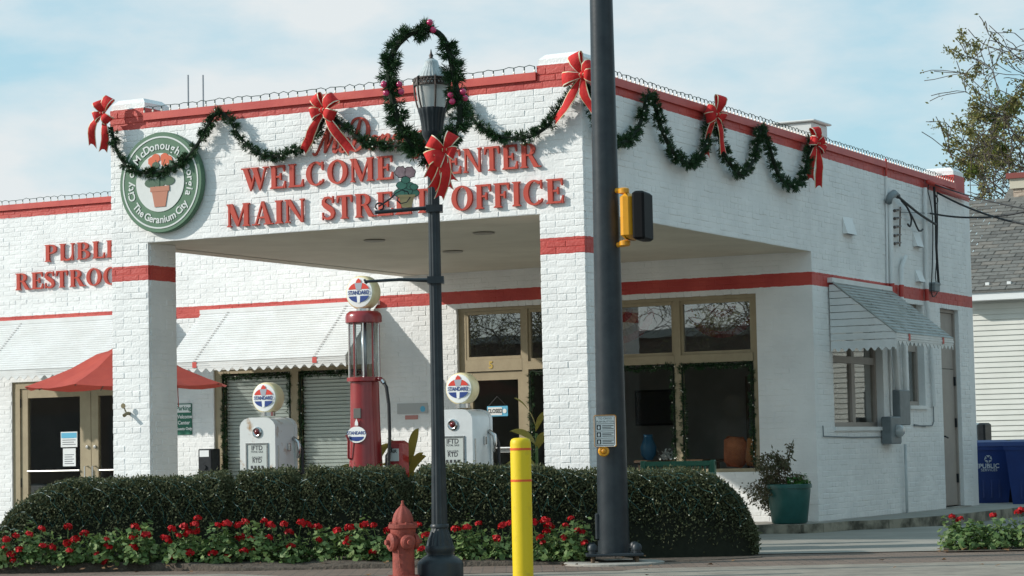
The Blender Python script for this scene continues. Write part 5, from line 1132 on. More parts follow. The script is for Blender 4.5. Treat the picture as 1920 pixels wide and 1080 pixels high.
# ================================================================== bench
BG = mat('bench_green', (.012, .09, .055), .35, (.018, .11, .07), 8)
bq = dp(1275, 873, 26.6); zb = bq[2]; BX0 = bq[0]; BY0 = bq[1]; BN = thing('park_bench', 'dark green slatted bench under the big window, mostly behind the hedge', 'bench', (BX0, BY0, 0))
Fn = fa(BY0) @ Matrix.Translation((BX0, 0, 0)); u1 = (dp(1357, 878, 26.6)[0]-BX0); u0 = -u1-.05
MB(Fn).bev(u0, u1, zb-.01, zb+.05, -.02, .02, .008).build('top_rail', BG, BN); MB(Fn).bev(u0, u1, zb-.20, zb-.16, -.018, .018, .006).build('lower_rail', BG, BN)
k = u0+.06
while k < u1-.05: MB(Fn).box(k, k+.022, zb-.165, zb-.005, -.008, .008).build('back_slat', BG, BN); k += .055
for i in range(5): MB(Fn).bev(u0+.02, u1-.02, .40, .425, .06+i*.08, .125+i*.08, .005).build('seat_slat', BG, BN)
for uu in (u0+.03, u1-.03):
    MB(Fn).bev(uu-.03, uu+.03, .0, zb+.06, -.03, .03, .008).build('leg', BG, BN); MB(Fn).bev(uu-.03, uu+.03, .0, .62, .42, .47, .008).build('leg', BG, BN); MB(Fn).bev(uu-.035, uu+.035, .62, .66, .0, .48, .008).build('armrest', BG, BN)
# ================================================================== patio umbrella
UD = 29.3; uc = dp(239, 700, UD); UX, UY = uc[0], uc[1]; zr = dp(239, 724, UD)[2]; zt_ = dp(239, 648, UD)[2]; UR = 189/CF*UD*1.03
UM = thing('patio_umbrella', 'open red patio umbrella behind the left pier', 'umbrella', (UX, UY, 0)); UMR = mat('umbrella_red', (.52, .078, .05), .8, (.45, .062, .042), 5, bump=.12, bscale=40, trans=.18)
N8 = 8; rings = [(0, zt_), (.30, zt_-.105*(zt_-zr)/.5), (.55, zr+(zt_-zr)*.44), (.8, zr+(zt_-zr)*.18), (1., zr)]; m = MB(); vs = []
for f, z in rings:
    for k in range(N8*4):
        a = 2*math.pi*(k/4)/N8+R_(8); sub = (k % 4)/4; rr = UR*f*(1-.075*math.sin(math.pi*sub)); vs.append((UX+rr*math.cos(a), UY+rr*math.sin(a), z-.035*f*math.sin(math.pi*sub)))
nk = N8*4; fs = []
for i in range(4):
    for k in range(nk): fs.append((i*nk+k, i*nk+(k+1) % nk, (i+1)*nk+(k+1) % nk, (i+1)*nk+k))
m.add(vs, fs); m.build('canopy', UMR, UM, recalc=False)
m = MB(); vs2 = [(UX+(v[0]-UX)*.36/.55*.98, UY+(v[1]-UY)*.36/.55*.98, v[2]+.10+.0) for v in vs[2*nk:3*nk]] + [(UX+(v[0]-UX)*.01, UY+(v[1]-UY)*.01, zt_+.06) for v in vs[2*nk:3*nk]]
m.add(vs2, [(k, (k+1) % nk, nk+(k+1) % nk, nk+k) for k in range(nk)]); m.build('vent_cap', UMR, UM, recalc=False)
MB().tube([(UX, UY, 0), (UX, UY, zt_+.12)], .02, 10).build('pole', mat('umbrella_pole', (.10, .06, .04), .5), UM); MB().lathe([(.25, 0), (.25, .05), (.05, .09), (.04, .3)], 24, (UX, UY, 0)).build('base', BLACKM, UM)
for k in range(N8):
    a = 2*math.pi*k/N8+R_(8); MB().tube([(UX+.03*math.cos(a), UY+.03*math.sin(a), zt_-.03), (UX+UR*.98*math.cos(a), UY+UR*.98*math.sin(a), zr-.012)], .008, 5).build('rib', MATS['umbrella_pole'], UM)
q = dp(333, 720, UD-.3); MB().tube([(q[0], q[1], q[2]), (q[0]+.01, q[1], q[2]-.28)], .006, 5).build('strap', UMR, UM)
# ================================================================== side wall services
GREYB = mat('meter_grey', (.20, .23, .24), .5, (.16, .185, .195), 8); CABLE = mat('black_cable', (.014, .015, .017), .55); WPIPE = mat('pipe_white', (.58, .62, .63), .5, (.5, .54, .55), 6)
def bp3(px, py, w=.0): u, v = ub(px, py, w); return (w, u, v)
def bpath(pts, w=.05): return [bp3(x, y, w) for x, y in pts]
def stripe_pipe(name, label, pts, r, w, cat='pipe', grp='pipes on the side wall'):
    """wall pipe in the wall's own colours (painted over with the stripes)"""
    o = MB().tube(bpath(pts, w), r, 10).build(name, PAINT, smooth=True, angle=50); return tag(o, label, cat, grp)
stripe_pipe('conduit_pipe', 'white service mast pipe running down the side wall from the weatherhead', [(1668, 372), (1672, 535), (1676, 640), (1684, 735)], .038, .05)
stripe_pipe('conduit_pipe', 'thin painted conduit beside the service mast, up to the parapet', [(1661, 298), (1664, 535), (1668, 640), (1672, 780)], .016, .02)
stripe_pipe('conduit_pipe', 'short painted pipe bending out of the wall above the awning', [(1698, 482), (1691, 500), (1690, 556), (1694, 640), (1698, 735)], .034, .05)
stripe_pipe('conduit_pipe', 'painted pipe right of the small side window', [(1734, 352), (1738, 560), (1745, 640), (1752, 762)], .03, .04)
tag(MB().tube(bpath([(1697, 833), (1699, 900), (1701, 966)], .05), .02, 8).build('conduit_pipe', WPIPE, smooth=True), 'thin pipe running from the meter box down to the ground', 'pipe', 'pipes on the side wall')
tag(MB().tube(bpath([(1740, 341), (1770, 354), (1800, 368), (1814, 373)], .07), .034, 10).build('gutter_pipe', REDMETAL, smooth=True), 'red painted pipe under the parapet at the rear corner', 'pipe')
wh = thing('weatherhead', 'grey weatherhead cap with cables on top of the service mast', 'weatherhead', bp3(1669, 370, .05)); MB().tube(bpath([(1666, 380), (1668, 369), (1676, 363), (1683, 366)], .06), [.045, .05, .055, .03], 10).build('cap', GREYB, wh, smooth=True)
MB().tube(bpath([(1679, 365), (1684, 368)], .07), [.03, .035], 8).build('insulator', RUB, wh)
rk = thing('insulator_rack', 'rusty rack of wire insulators on the side wall', 'insulator rack', bp3(1684, 425, .04))
MB().tube(bpath([(1688, 388), (1687, 462)], .03), .012, 6).build('rail', mat('rack_rust', (.17, .12, .09), .7), rk)
for py in (393, 408, 424, 440, 455): MB().tube(bpath([(1689, py), (1677, py+2)], .06), [.012, .022], 8).build('insulator', mat('insulator_brown', (.11, .085, .075), .4), rk); MB().tube([bp3(1684, py, .01), bp3(1684, py, .09)], .006, 5).build('bracket', BLACKM, rk)
for i, (px, py, wd, hh, lab) in enumerate(((1580, 438, .36, .22, 'white painted vent hood left of the service mast'), (1712, 462, .28, .2, 'white painted vent hood right of the insulator rack'), (1716, 528, .26, .17, 'small vent hood just above the red stripe'))):
    u, v = ub(px, py, 0); t = thing('vent_hood', lab, 'vent', (0, u, v), 'vent hoods on the side wall'); m = MB(FB)
    m.add([(u, v, .002), (u+wd, v, .002), (u+wd, v+hh, .002), (u, v+hh, .002), (u, v, .07), (u+wd, v, .07)], [(0, 3, 2, 1), (0, 4, 3), (1, 2, 5), (3, 4, 5, 2)]); m.build('hood', PAINT, t, recalc=False); MB(FB).box(u+.01, u+wd-.01, v+.004, v+.012, .004, .06).build('hood_underside', BLACKM, t)  # black slab forms the dark underside of the hood
mt_ = thing('electric_meter', 'grey electric meter box with round glass meter on the side wall', 'meter', bp3(1682, 805, .0))
def bbox(px0, py0, px1, py1, w): (u0, v1), (u1, v0) = ub(px0, py0, w), ub(px1, py1, w); return u0, u1, v0, v1
u0, u1, v0, v1 = bbox(1669, 781, 1690, 832, .14); MB(FB).bev(u0, u1, v0, v1, .01, .15, .012).build('meter_box', GREYB, mt_)
MB(FB).lathe([(.085, .151), (.085, .17), (.075, .21), (.05, .235), (.002, .24)], 20, ((u0+u1)/2+.04, v0+.17, 0)).build('meter_glass', mat('meter_dome', (.45, .48, .48), .12, coat=1), mt_, smooth=True, angle=50)
u0, u1, v0, v1 = bbox(1687, 731, 1708, 797, .12); DB = thing('disconnect_box', 'tall grey electrical box above the meter on the side wall', 'electrical box', bp3(1697, 765, 0)); MB(FB).bev(u0, u1, v0, v1, .01, .12, .01).build('cabinet', GREYB, DB); MB(FB).box(u1+.004, u1+.03, v0+.25, v0+.33, .03, .1).build('switch_lever', GREYB, DB)
JB = thing('junction_box', 'small grey cable box on the red stripe of the side wall', 'junction box', bp3(1758, 540, .0)); u0, u1, v0, v1 = bbox(1753, 530, 1763, 547, .1); MB(FB).bev(u0, u1, v0, v1, .01, .1, .01).build('case', GREYB, JB); MB(FB).bev(u0-.008, u1+.008, v1-.03, v1+.008, .008, .108, .006).build('lid', GREYB, JB)
def cable(label, pts, r=.011, grp='cables on the side wall'): return tag(MB().tube([tuple(p) for p in resample(pts, .06)], r, 6).build('cable', CABLE, smooth=True), label, 'cable', grp)
cable('black service cable sagging from the weatherhead to the cable bundle', bpath([(1681, 366), (1700, 382), (1725, 402), (1755, 421)], .09), .017)
cable('black drip loop cable hanging under the weatherhead, shorter one', bpath([(1690, 376), (1703, 392), (1709, 412), (1706, 425), (1702, 420)], .08), .013)
cable('black drip loop cable hanging under the weatherhead, longer one', bpath([(1697, 382), (1712, 410), (1723, 433), (1730, 430)], .08), .013)
cable('thick black cable bundle dropping to the small box', bpath([(1751, 345), (1753, 380), (1755, 420), (1756, 470), (1760, 532)], .07), .02)
cable('thin black cable left of the bundle', bpath([(1741, 345), (1740, 360), (1745, 380), (1749, 420), (1748, 500), (1746, 548), (1752, 556), (1759, 545)], .05), .008)
cable('thin black cable right of the bundle', bpath([(1757, 360), (1758, 420), (1757, 470), (1754, 520), (1757, 533)], .06), .008)
cable('coil of black cable tied to the bundle', bpath([(1753, 365), (1758, 372), (1757, 382), (1753, 378), (1752, 368)], .08), .01)
far = lambda px, py, d: dp(px, py, d)
def span(label, a, b, r, sag): 
    a, b = np.array(a), np.array(b); pts = [a+(b-a)*f - np.array([0, 0, 1])*sag*4*f*(1-f) for f in np.linspace(0, 1, 9)]; return cable(label, pts, r, 'overhead wires at the right')
span('uppermost overhead wire running off to the right', bp3(1752, 346, .09), far(1990, 402, 31), .010, .05)
span('thick grey overhead wire running down to the right', bp3(1757, 361, .09), far(2000, 428, 31), .015, .12)
span('lowest overhead wire running level to the right', bp3(1744, 400, .09), far(2000, 372, 31), .013, .14)
cable('thin wire across the rack to the cable bundle', bpath([(1688, 398), (1720, 399), (1746, 400)], .04), .004)
for i, (pts, lab) in enumerate(((((1543, 798), (1544, 818), (1600, 820), (1667, 819)), 'thin conduit line under the large side window'), (((1735, 800), (1720, 797), (1714, 796)), 'thin conduit line under the small side window'), (((1750, 760), (1751, 790), (1748, 798), (1714, 798)), 'thin conduit bending from the right hand pipe'))):
    tag(MB().tube(bpath(pts, .015), .008, 6).build('conduit_line', GREYB), lab, 'conduit', 'thin conduits on the side wall')
# ================================================================== small signs and fittings
def notice(label, F, u0, u1, v0, v1, w, mt, lines=(), cat='notice', grp=None, ink=None, border=None):
    t = thing('notice', label, cat, F @ Vector(((u0+u1)/2, v0, w)), grp); MB(F).box(u0, u1, v0, v1, w, w+.004).build('sheet', mt, t)
    for s, sz, dy, m_ in lines: text('print', s, sz, F, (u0+u1)/2, v0+(v1-v0)*dy, w+.0055, m_, t, .0006, .0006)
    return t
PAPER = mat('paper', (.74, .76, .76), .6); INK = mat('print_ink', (.10, .11, .13), .6); SGRN = mat('sign_green', (.012, .14, .085), .45); CYB = mat('notice_blue', (.10, .42, .62), .5)
(u0, v1), (u1, v0) = ua(331, 757, D), ua(361, 815, D)
pk = thing('parking_sign', 'green and white parking sign on the wall right of the left pier', 'sign', (u0, D, v0)); MB(FD).bev(u0, u1, v0, v1, .004, .016, .006).build('plate', SGRN, pk); vm = v1-(v1-v0)*.29; MB(FD).box(u0+.012, u1-.012, vm, v1-.015, .0165, .019).build('white_panel', LWH, pk)
text('print', 'Parking', .085, FD, (u0+u1)/2, (vm+v1)/2-.005, .02, SGRN, pk, .0006, .002)
for i, s in enumerate(('Welcome', 'Center', 'Guests Only')): text('print', s, .072 if i < 2 else .055, FD, (u0+u1)/2, vm-.06-.085*i, .018, LWH, pk, .0006, .002)
(u0, v1), (u1, v0) = ua(914, 762, D+.08), ua(953, 780, D+.08)
cs = thing('closed_sign', 'small CLOSED sign with a pale blue border hanging in the door', 'sign', (u0, D, v0)); MB(FD).box(u0, u1, v0, v1, -.074, -.068).build('border', CYB, cs); MB(FD).box(u0+.015, u1-.085, v0+.015, v1-.015, -.067, -.064).build('panel', LWH, cs)
text('print', 'CLOSED', .075, FD, (u0+u1-.07)/2, (v0+v1)/2, -.062, SBK, cs, .0006, .002, sx=.8); MB(FD).lathe([(.03, -.066), (.03, -.063)], 16, (u1-.045, (v0+v1)/2, 0)).build('clock_face', LWH, cs)
for s in (u0+.02, u1-.02): MB(FD).tube([((u0+u1)/2, v1+.13, -.07), (s, v1, -.07)], .003, 4).build('cord', RUB, cs)
for i, (a, b, lab) in enumerate((((114, 810), (145, 838), 'white notice with a blue heading, upper of two on the left door'), ((118, 841), (142, 874), 'plain white notice, lower of two on the left door'))):
    (u0, v1), (u1, v0) = ua(*a, D+.07), ua(*b, D+.07); n_ = notice(lab, FD, u0, u1, v0, v1, -.073, PAPER, (), grp='notices on the left door')
    if i == 0: MB(FD).box(u0+.01, u1-.01, v1-.09, v1-.015, -.0685, -.067).build('heading', CYB, n_)
    for k in range(5): MB(FD).box(u0+.03, u1-.03-.03*(k % 2), v0+.035+.032*k, v0+.045+.032*k, -.0685, -.0675).build('text_line', INK, n_)
(u0, v1), (u1, v0) = ua(745, 757, D), ua(803, 775, D); nn = notice('grey metal name plate on the wall right of the red pump', FD, u0, u1, v0, v1, .004, mat('plate_grey', (.42, .43, .42), .45), (), 'plaque'); MB(FD).lathe([(.04, .0085), (.04, .0095)], 14, (u1-.08, (v0+v1)/2-.01, 0)).build('emblem', CYB, nn)
(u0, v1), (u1, v0) = ua(760, 779, D), ua(784, 786, D); notice('small faded red strip sign below the grey name plate', FD, u0, u1, v0, v1, .004, mat('faded_red', (.50, .22, .19), .6), (), 'plaque')
(u0, v1), (u1, v0) = ua(938, 838, D+.08), ua(966, 848, D+.08); notice('narrow grey notice low on the glass door', FD, u0, u1, v0, v1, -.074, MATS['plate_grey'], ())
(u0, v1), (u1, v0) = ua(371, 842, D-.3), ua(401, 884, D-.3)
nb_ = thing('letter_box', 'black metal box with a white label near the blind windows', 'box', (u0, D-.3, 0)); F3 = fa(D-.3); MB(F3).bev(u0, u1-.04, v0-.05, v1, -.22, .0, .012).build('case', BLACKM, nb_); MB(F3).box(u0+.03, u1-.08, v1-.11, v1-.02, .001, .004).build('label', PAPER, nb_); MB(F3).lathe([(.03, .0), (.03, .02)], 12, ((u0+u1)/2-.02, v0+.06, 0)).build('knob', BLACKM, nb_)
MB(F3).tube([((u0+u1)/2-.02, 0, -.1), ((u0+u1)/2-.02, v0-.05, -.1)], .04, 10).build('stand', BLACKM, nb_)
fx, fz = ua(240, 772, 0); fc = thing('wall_faucet', 'brass garden faucet on the front of the left pier', 'faucet', (fx, 0, fz)); BRA = mat('old_brass', (.20, .17, .10), .45, metal=.6)
MB(FA).tube([(fx+.02, fz-.02, 0), (fx+.02, fz-.02, .05), (fx+.02, fz-.045, .10)], .02, 8).build('spout', BRA, fc); MB(FA).tube([(fx+.02, fz-.02, .05), (fx-.01, fz+.06, .07)], .008, 6).build('spindle', BRA, fc); MB(FA).lathe([(.028, -.006), (.03, .0), (.028, .006)], 10, (fx-.012, fz+.065, .07)).build('wheel', BRA, fc)
# ================================================================== lit garlands round the windows
def win_garland(label, u0, u1, v0, v1, w, sides='LTR'):
    P = []
    if 'L' in sides: P += [(u0, v0), (u0, (v0+v1)/2)]
    P += [(u0, v1), ((u0+u1)/2, v1-.01), (u1, v1)]
    if 'R' in sides: P += [(u1, (v0+v1)/2), (u1, v0)]
    pts = []
    for a, b in zip(P[:-1], P[1:]):
        n = max(2, int(math.hypot(b[0]-a[0], b[1]-a[1])/.12))
        for k in range(n): f = k/n; pts.append((a[0]+(b[0]-a[0])*f, D-w, a[1]+(b[1]-a[1])*f))
    pts.append((P[-1][0], D-w, P[-1][1])); return garland('window_garland', label, 'garland', pts, .038, 1000, 'lit garlands round the windows', 8, .045)
win_garland('thin lit garland round the large window nearest the canopy wall', P0[3]+.06, P0[4]-.10, .70, 1.97, -.05)
win_garland('thin lit garland round the large window just right of the dark pole', P0[2]+.06, P0[3]-.07, .70, 1.97, -.05)
win_garland('thin lit garland in the side pane between door and front pier', P0[1]+.07, P0[2]-.07, .70, 1.97, -.05)
win_garland('thin lit garland round the left blind window', -8.86, -7.75, .65, 2.06, -.045)
win_garland('thin lit garland round the right blind window', -7.57, -6.52, .65, 2.06, -.045)
# ================================================================== inside the shop
SOFA = mat('sofa_orange', (.55, .17, .07), .85, (.36, .10, .04), 9, bump=.1)
q = on(1, 6.85, 1392, 846); SF_ = thing('armchair', 'orange upholstered chair inside the right hand window', 'chair', (q[0], 7.1, .02))
for i, (dx, ry, w_) in enumerate(((-.10, 6, .30), (.17, 14, .24))):
    F = Matrix.Translation((q[0]+dx, 6.85, q[2])) @ Matrix.Rotation(R_(ry), 4, 'Y') @ Matrix.Rotation(R_(10), 4, 'X'); MB(F).bev(-w_/2, w_/2, -.07, .07, -.2, .19, .055).build('cushion', SOFA if i == 0 else mat('sofa_rust', (.46, .19, .07), .85, (.4, .15, .05), 8), SF_, smooth=True, angle=60)
MB().bev(q[0]-.5, q[0]+.6, 6.8, 7.6, .1, .62, .05).build('seat', SOFA, SF_); 
for a in (-.44, .54):
    for b in (6.86, 7.54): MB().tube([(q[0]+a, b, .02), (q[0]+a, b, .12)], .025, 8).build('leg', BLACKM, SF_)
def flat(name, label, cat, x0, x1, z0, z1, y, mt, fr=None, grp=None):
    t = thing(name, label, cat, (x0, y, z0), grp); MB().box(x0, x1, y-.015, y, z0, z1).build('panel', mt, t)
    m = MB(); e = .035; m.box(x0-e, x1+e, y-.03, y-.001, z0-e, z0-.001); m.box(x0-e, x1+e, y-.03, y-.001, z1+.001, z1+e); m.box(x0-e, x0-.001, y-.03, y-.001, z0, z1); m.box(x1+.001, x1+e, y-.03, y-.001, z0, z1); m.build('frame', fr or BLACKM, t); return t
flat('wall_screen', 'dark screen on the inside wall seen through the left display pane', 'screen', -4.3, -3.75, 1.3, 1.75, 10.38, mat('dark_screen', (.05, .05, .055), .5))
flat('wall_picture', 'tall dark framed picture on the inside wall behind the big window', 'picture', -2.55, -2.1, .4, 1.9, 10.38, mat('picture_dark', (.10, .11, .15), .5, (.16, .12, .12), 3), mat('picture_frame', (.12, .075, .045), .5))
flat('wall_picture', 'pale framed poster on the inside wall behind the big window', 'picture', -1.62, -1.25, 1.2, 1.75, 10.38, mat('picture_pale', (.35, .36, .42), .6, (.5, .45, .4), 4))
TB = thing('display_table', 'low display table with a blue vase inside the window', 'table', (-2.4, 7.6, .02)); WD_ = mat('brown_wood', (.16, .09, .05), .5, (.11, .06, .035), 8)
MB().bev(-2.95, -1.95, 7.3, 8.0, .74, .78, .01).build('top', WD_, TB)
for a in (-2.88, -2.02):
    for b in (7.37, 7.93): MB().box(a-.025, a+.025, b-.025, b+.025, .02, .739).build('leg', WD_, TB)
q = on(1, 7.6, 1215, 805); tag(MB().lathe([(.05, .781), (.10, .85), (.11, .95), (.07, 1.05), (.055, 1.1), (.065, 1.12)], 20, (q[0], 7.6, 0)).build('vase', mat('vase_blue', (.04, .17, .32), .3), smooth=True, angle=40), 'blue vase on the table inside the left display pane', 'vase')
for i, (px, lab) in enumerate(((1248, 'white paper flowers on the table inside the left pane'),)):
    q = on(1, 7.5, px, 825); P = np.tile(np.array([q[0], 7.5, .84]), (70, 1)) + rng.normal(0, .05, (70, 3))*np.array([1, 1, .8]); P[:, 2] = np.maximum(P[:, 2], .79); o = np_quads('paper_flowers', leaves(P, rng.normal(size=(70, 3)), .05, .03), PAPER); tag(o, lab, 'flowers')
def bunting(label, cx, y, z, R):
    t = thing('bunting', label, 'bunting', (cx, y, z), 'fan buntings in the transoms'); cols = [mat('bunting_cream', (.50, .42, .30), .8), mat('bunting_red', (.26, .03, .03), .8), MATS['bunting_cream'], mat('bunting_brown', (.16, .09, .05), .8), MATS['bunting_red']]
    F = fa(y) @ Matrix.Translation((cx, z, 0)); n = 28
    for k in range(5):
        r0, r1 = R*k/5, R*(k+1)/5; vs = []
        for i in range(n+1):
            a = math.pi+math.pi*i/n; wv = .02*(1 if i % 2 else -1)
            vs += [(r0*math.cos(a), r0*math.sin(a)*.85, wv*k/5), (r1*math.cos(a), r1*math.sin(a)*.85, wv*(k+1)/5)]
        m = MB(F); m.add(vs, [(2*i, 2*i+1, 2*i+3, 2*i+2) for i in range(n)]); m.build('fold_band', cols[k], t, recalc=False)
bunting('red and cream fan bunting in the transom right of the dark pole', -2.75, D+.2, 2.74, .52); bunting('cream and red fan bunting in the right hand transom', -1.30, D+.2, 2.74, .50)

# ================================================================== neighbouring house, bins
HY0 = 26.0; SIDE = mat('cream_siding', (.64, .64, .59), .55, (.58, .58, .53), 1.5, bump=.04); SHG = [mat('shingle_'+c, col, .9, col2, 12, bump=.5, bscale=60) for c, col, col2 in (('grey', (.13, .128, .118), (.18, .175, .16)), ('dark', (.10, .098, .09), (.14, .135, .125)), ('brown', (.16, .145, .125), (.20, .185, .165)))]
HS_ = thing('neighbour_house', 'cream sided house with a grey shingle roof behind the rear corner', 'house', (6, HY0, 0)); hx0, hx1 = -4., 16.
def hp_(px, py): p = on(1, HY0, px, py); return p[0], p[2]
ze = hp_(1870, 562)[1]
MB().box(hx0, hx1, HY0+.03, HY0+7.6, -.1, ze+.3).build('wall', SIDE, HS_)
z = -.05; me_b = None
while z < ze-.12:
    m = MB(); m.add([(hx0, HY0-.012, z), (hx1, HY0-.012, z), (hx1, HY0+.012, z+.112), (hx0, HY0+.012, z+.112), (hx0, HY0+.03, z), (hx1, HY0+.03, z), (hx1, HY0+.03, z+.112), (hx0, HY0+.03, z+.112)], [(0,1,2,3),(0,4,5,1),(3,2,6,7),(0,3,7,4),(1,5,6,2)]); m.build('siding_board', SIDE, HS_, recalc=False); z += .108
MB().box(hx0-.3, hx1+.3, HY0-.42, HY0-.39, ze-.02, ze+.16).build('fascia_board', mat('trim_white', (.76, .77, .76), .5), HS_); MB().box(hx0-.3, hx1+.3, HY0-.389, HY0-.015, ze-.02, ze+.0).build('eave_soffit', MATS['trim_white'], HS_)
rd = 4.6; zr_ = hp_(1870, 405)[1]; sl_ = .56; ry0, rz0 = HY0-.46, ze+.165
zrg = rz0+sl_*rd
m = MB(); m.add([(hx0-.3, ry0, rz0), (hx1+.3, ry0, rz0), (hx1+.3, ry0+rd, zrg), (hx0-.3, ry0+rd, zrg), (hx1+.3, ry0+2*rd, rz0), (hx0-.3, ry0+2*rd, rz0), (hx0-.3, ry0, rz0-.03), (hx1+.3, ry0, rz0-.03)], [(0, 1, 2, 3), (3, 2, 4, 5), (6, 7, 1, 0)]); m.build('roof', SHG[0], HS_, recalc=False)
nrm = Vector((0, -sl_, 1)).normalized(); alng = Vector((0, 1, sl_)).normalized(); rl = rd*math.sqrt(1+sl_*sl_); ex = .17; vx0 = hp_(1800, 500)[0]-1.2
SHM = []
for k in range(3):
    vs = [Vector((0, 0, 0))+nrm*.022, Vector((.32, 0, 0))+nrm*.022, Vector((.32, 0, 0))+alng*.2+nrm*.006, alng*.2+nrm*.006, nrm*.004, Vector((.32, 0, 0))+nrm*.004]; me = bpy.data.meshes.new('shingle'); me.from_pydata([tuple(v) for v in vs], [], [(0, 1, 2, 3), (4, 5, 1, 0)]); me.materials.append(SHG[k]); SHM.append(me)
nr = int(rl/ex); cnt = 0
for r in range(nr):
    xx = vx0 + (.16 if r % 2 else 0)
    while xx < vx0+5.2 and cnt < 420:
        o = link('shingle', SHM[random.choice((0, 0, 1, 2))], HS_); p = Vector((xx, ry0, rz0)) + alng*(r*ex) + nrm*random.uniform(.001, .006); o.location = p; o.scale = (random.uniform(.95, .99), 1, 1); xx += .325; cnt += 1
chx, chz = hp_(1925, 380); CY = ry0+rd-.5; cxp = on(1, CY, 1903, 450); ct = on(1, CY, 1903, 330)
BRK = mat('chimney_brick', (.50, .42, .34), .85, (.36, .26, .2), 9, bump=.3)
m = MB(); m.box(cxp[0], cxp[0]+.8, CY, CY+.6, zrg-.9, ct[2]-.28); ch = m.build('chimney', BRK, HS_); MB().box(cxp[0]-.06, cxp[0]+.86, CY-.06, CY+.66, ct[2]-.28, ct[2]-.06).build('chimney_band', mat('chimney_cream', (.55, .5, .4), .8), ch); MB().box(cxp[0]-.12, cxp[0]+.92, CY-.12, CY+.72, ct[2]-.06, ct[2]+.06).build('chimney_cap', mat('cap_red', (.22, .05, .04), .7), ch)
for r in range(14):
    for k in range(4):
        x0_ = cxp[0]+.005+k*.2+(.1 if r % 2 else 0); x1_ = min(x0_+.185, cxp[0]+.8); zz = ct[2]-.36-r*.085
        if x1_-x0_ > .05: MB().box(x0_, x1_, CY-.012, CY-.001, zz, zz+.07).build('brick', BRK, ch)
for k in range(12): o = MB().box(vx0+k*.45, vx0+k*.45+.08, ry0+.18, ry0+.24, rz0+.125, rz0+.18).build('snow_guard', MATS['trim_white'], HS_)
# wheeled bins
BBLUE = mat('bin_blue', (.006, .03, .16), .4, (.008, .038, .19), 5); BNAVY = mat('bin_navy', (.008, .012, .03), .45, (.012, .018, .04), 5)
def cart(label, px, dep, mt, logo, rot):
    b = dp(px, 957, dep); x, y = b[0], b[1]; t = thing('wheeled_bin', label, 'bin', (x, y, GZ), 'wheeled bins behind the rear corner'); F = Matrix.Translation((x, y, GZ)) @ Matrix.Rotation(R_(rot), 4, 'Z')
    def fr(h0, w0, d0, h1, w1, d1): return [(-w0, -d0, h0), (w0, -d0, h0), (w0, d0, h0), (-w0, d0, h0), (-w1, -d1, h1), (w1, -d1, h1), (w1, d1, h1), (-w1, d1, h1)]
    Q = [(0,3,2,1),(4,5,6,7),(0,1,5,4),(1,2,6,5),(2,3,7,6),(3,0,4,7)]
    MB(F).add(fr(.06, .25, .26, .92, .335, .37), Q).build('body', mt, t); MB(F).add(fr(.90, .35, .385, .96, .355, .39), Q).build('rim', mt, t); MB(F).add(fr(.962, .36, .40, 1.02, .34, .38), Q).add(fr(1.021, .33, .36, 1.055, .20, .25), Q).build('lid', mt, t)
    for k in (-.12, .0, .12): MB(F).box(k-.012, k+.012, -.34+.03, -.25, .18, .46).build('rib', mt, t)
    MB(F).tube([(-.26, .40, .98), (-.26, .47, 1.0), (.26, .47, 1.0), (.26, .40, .98)], .018, 8).build('handle', mt, t)
    for sx in (-1, 1): MB(F @ Matrix.Translation((sx*.27, .26, .11)) @ Matrix.Rotation(R_(90), 4, 'Y')).lathe([(.09, -.025), (.11, -.02), (.11, .02), (.09, .025)], 20).build('wheel', RUB, t)
    if logo:
        G_ = F @ Matrix(((1, 0, 0, 0), (0, 0, -1, -.337), (0, 1, 0, 0), (0, 0, 0, 1))) @ Matrix.Translation((-.06, .66, .006)) @ Matrix.Rotation(R_(7.3), 4, 'X') @ Matrix.Translation((0, -.66, 0))
        lw = mat('bin_white_print', (.7, .72, .75), .5); text('print', 'REPUBLIC', .095, G_, -.02, .66, .0, lw, t, .001, .0015); text('print', 'SERVICES', .06, G_, .03, .60, .0, lw, t, .001)
        for k in range(5):
            a = R_(90+72*k); MB(G_).tube([(.02+.03*math.cos(a), .77+.03*math.sin(a), 0), (.02+.055*math.cos(a+.5), .77+.055*math.sin(a+.5), 0), (.02+.055*math.cos(a-.5), .77+.055*math.sin(a-.5), 0), (.02+.03*math.cos(a), .77+.03*math.sin(a), 0)], .007, 4).build('print_star', lw, t)
    return t
cart('blue wheeled bin with white lettering, half behind the rear corner', 1857, 36.2, BBLUE, True, 22); cart('dark wheeled bin right of the lettered blue bin', 1904, 36.6, BNAVY, False, 14); cart('blue wheeled bin cut by the right frame edge', 1936, 35.2, BBLUE, False, 10)
q = dp(1836, 812, 40); ub_ = thing('utility_cabinet', 'dark and white cabinet against the house behind the bins', 'cabinet', (q[0], q[1], GZ)); MB().bev(q[0]-.25, q[0]+.02, q[1]-.2, q[1]+.2, GZ, q[2]+.17, .03).build('white_case', WHITE, ub_); MB().bev(q[0]+.021, q[0]+.16, q[1]-.2, q[1]+.2, GZ, q[2]+.17, .03).build('dark_door', BLACKM, ub_)

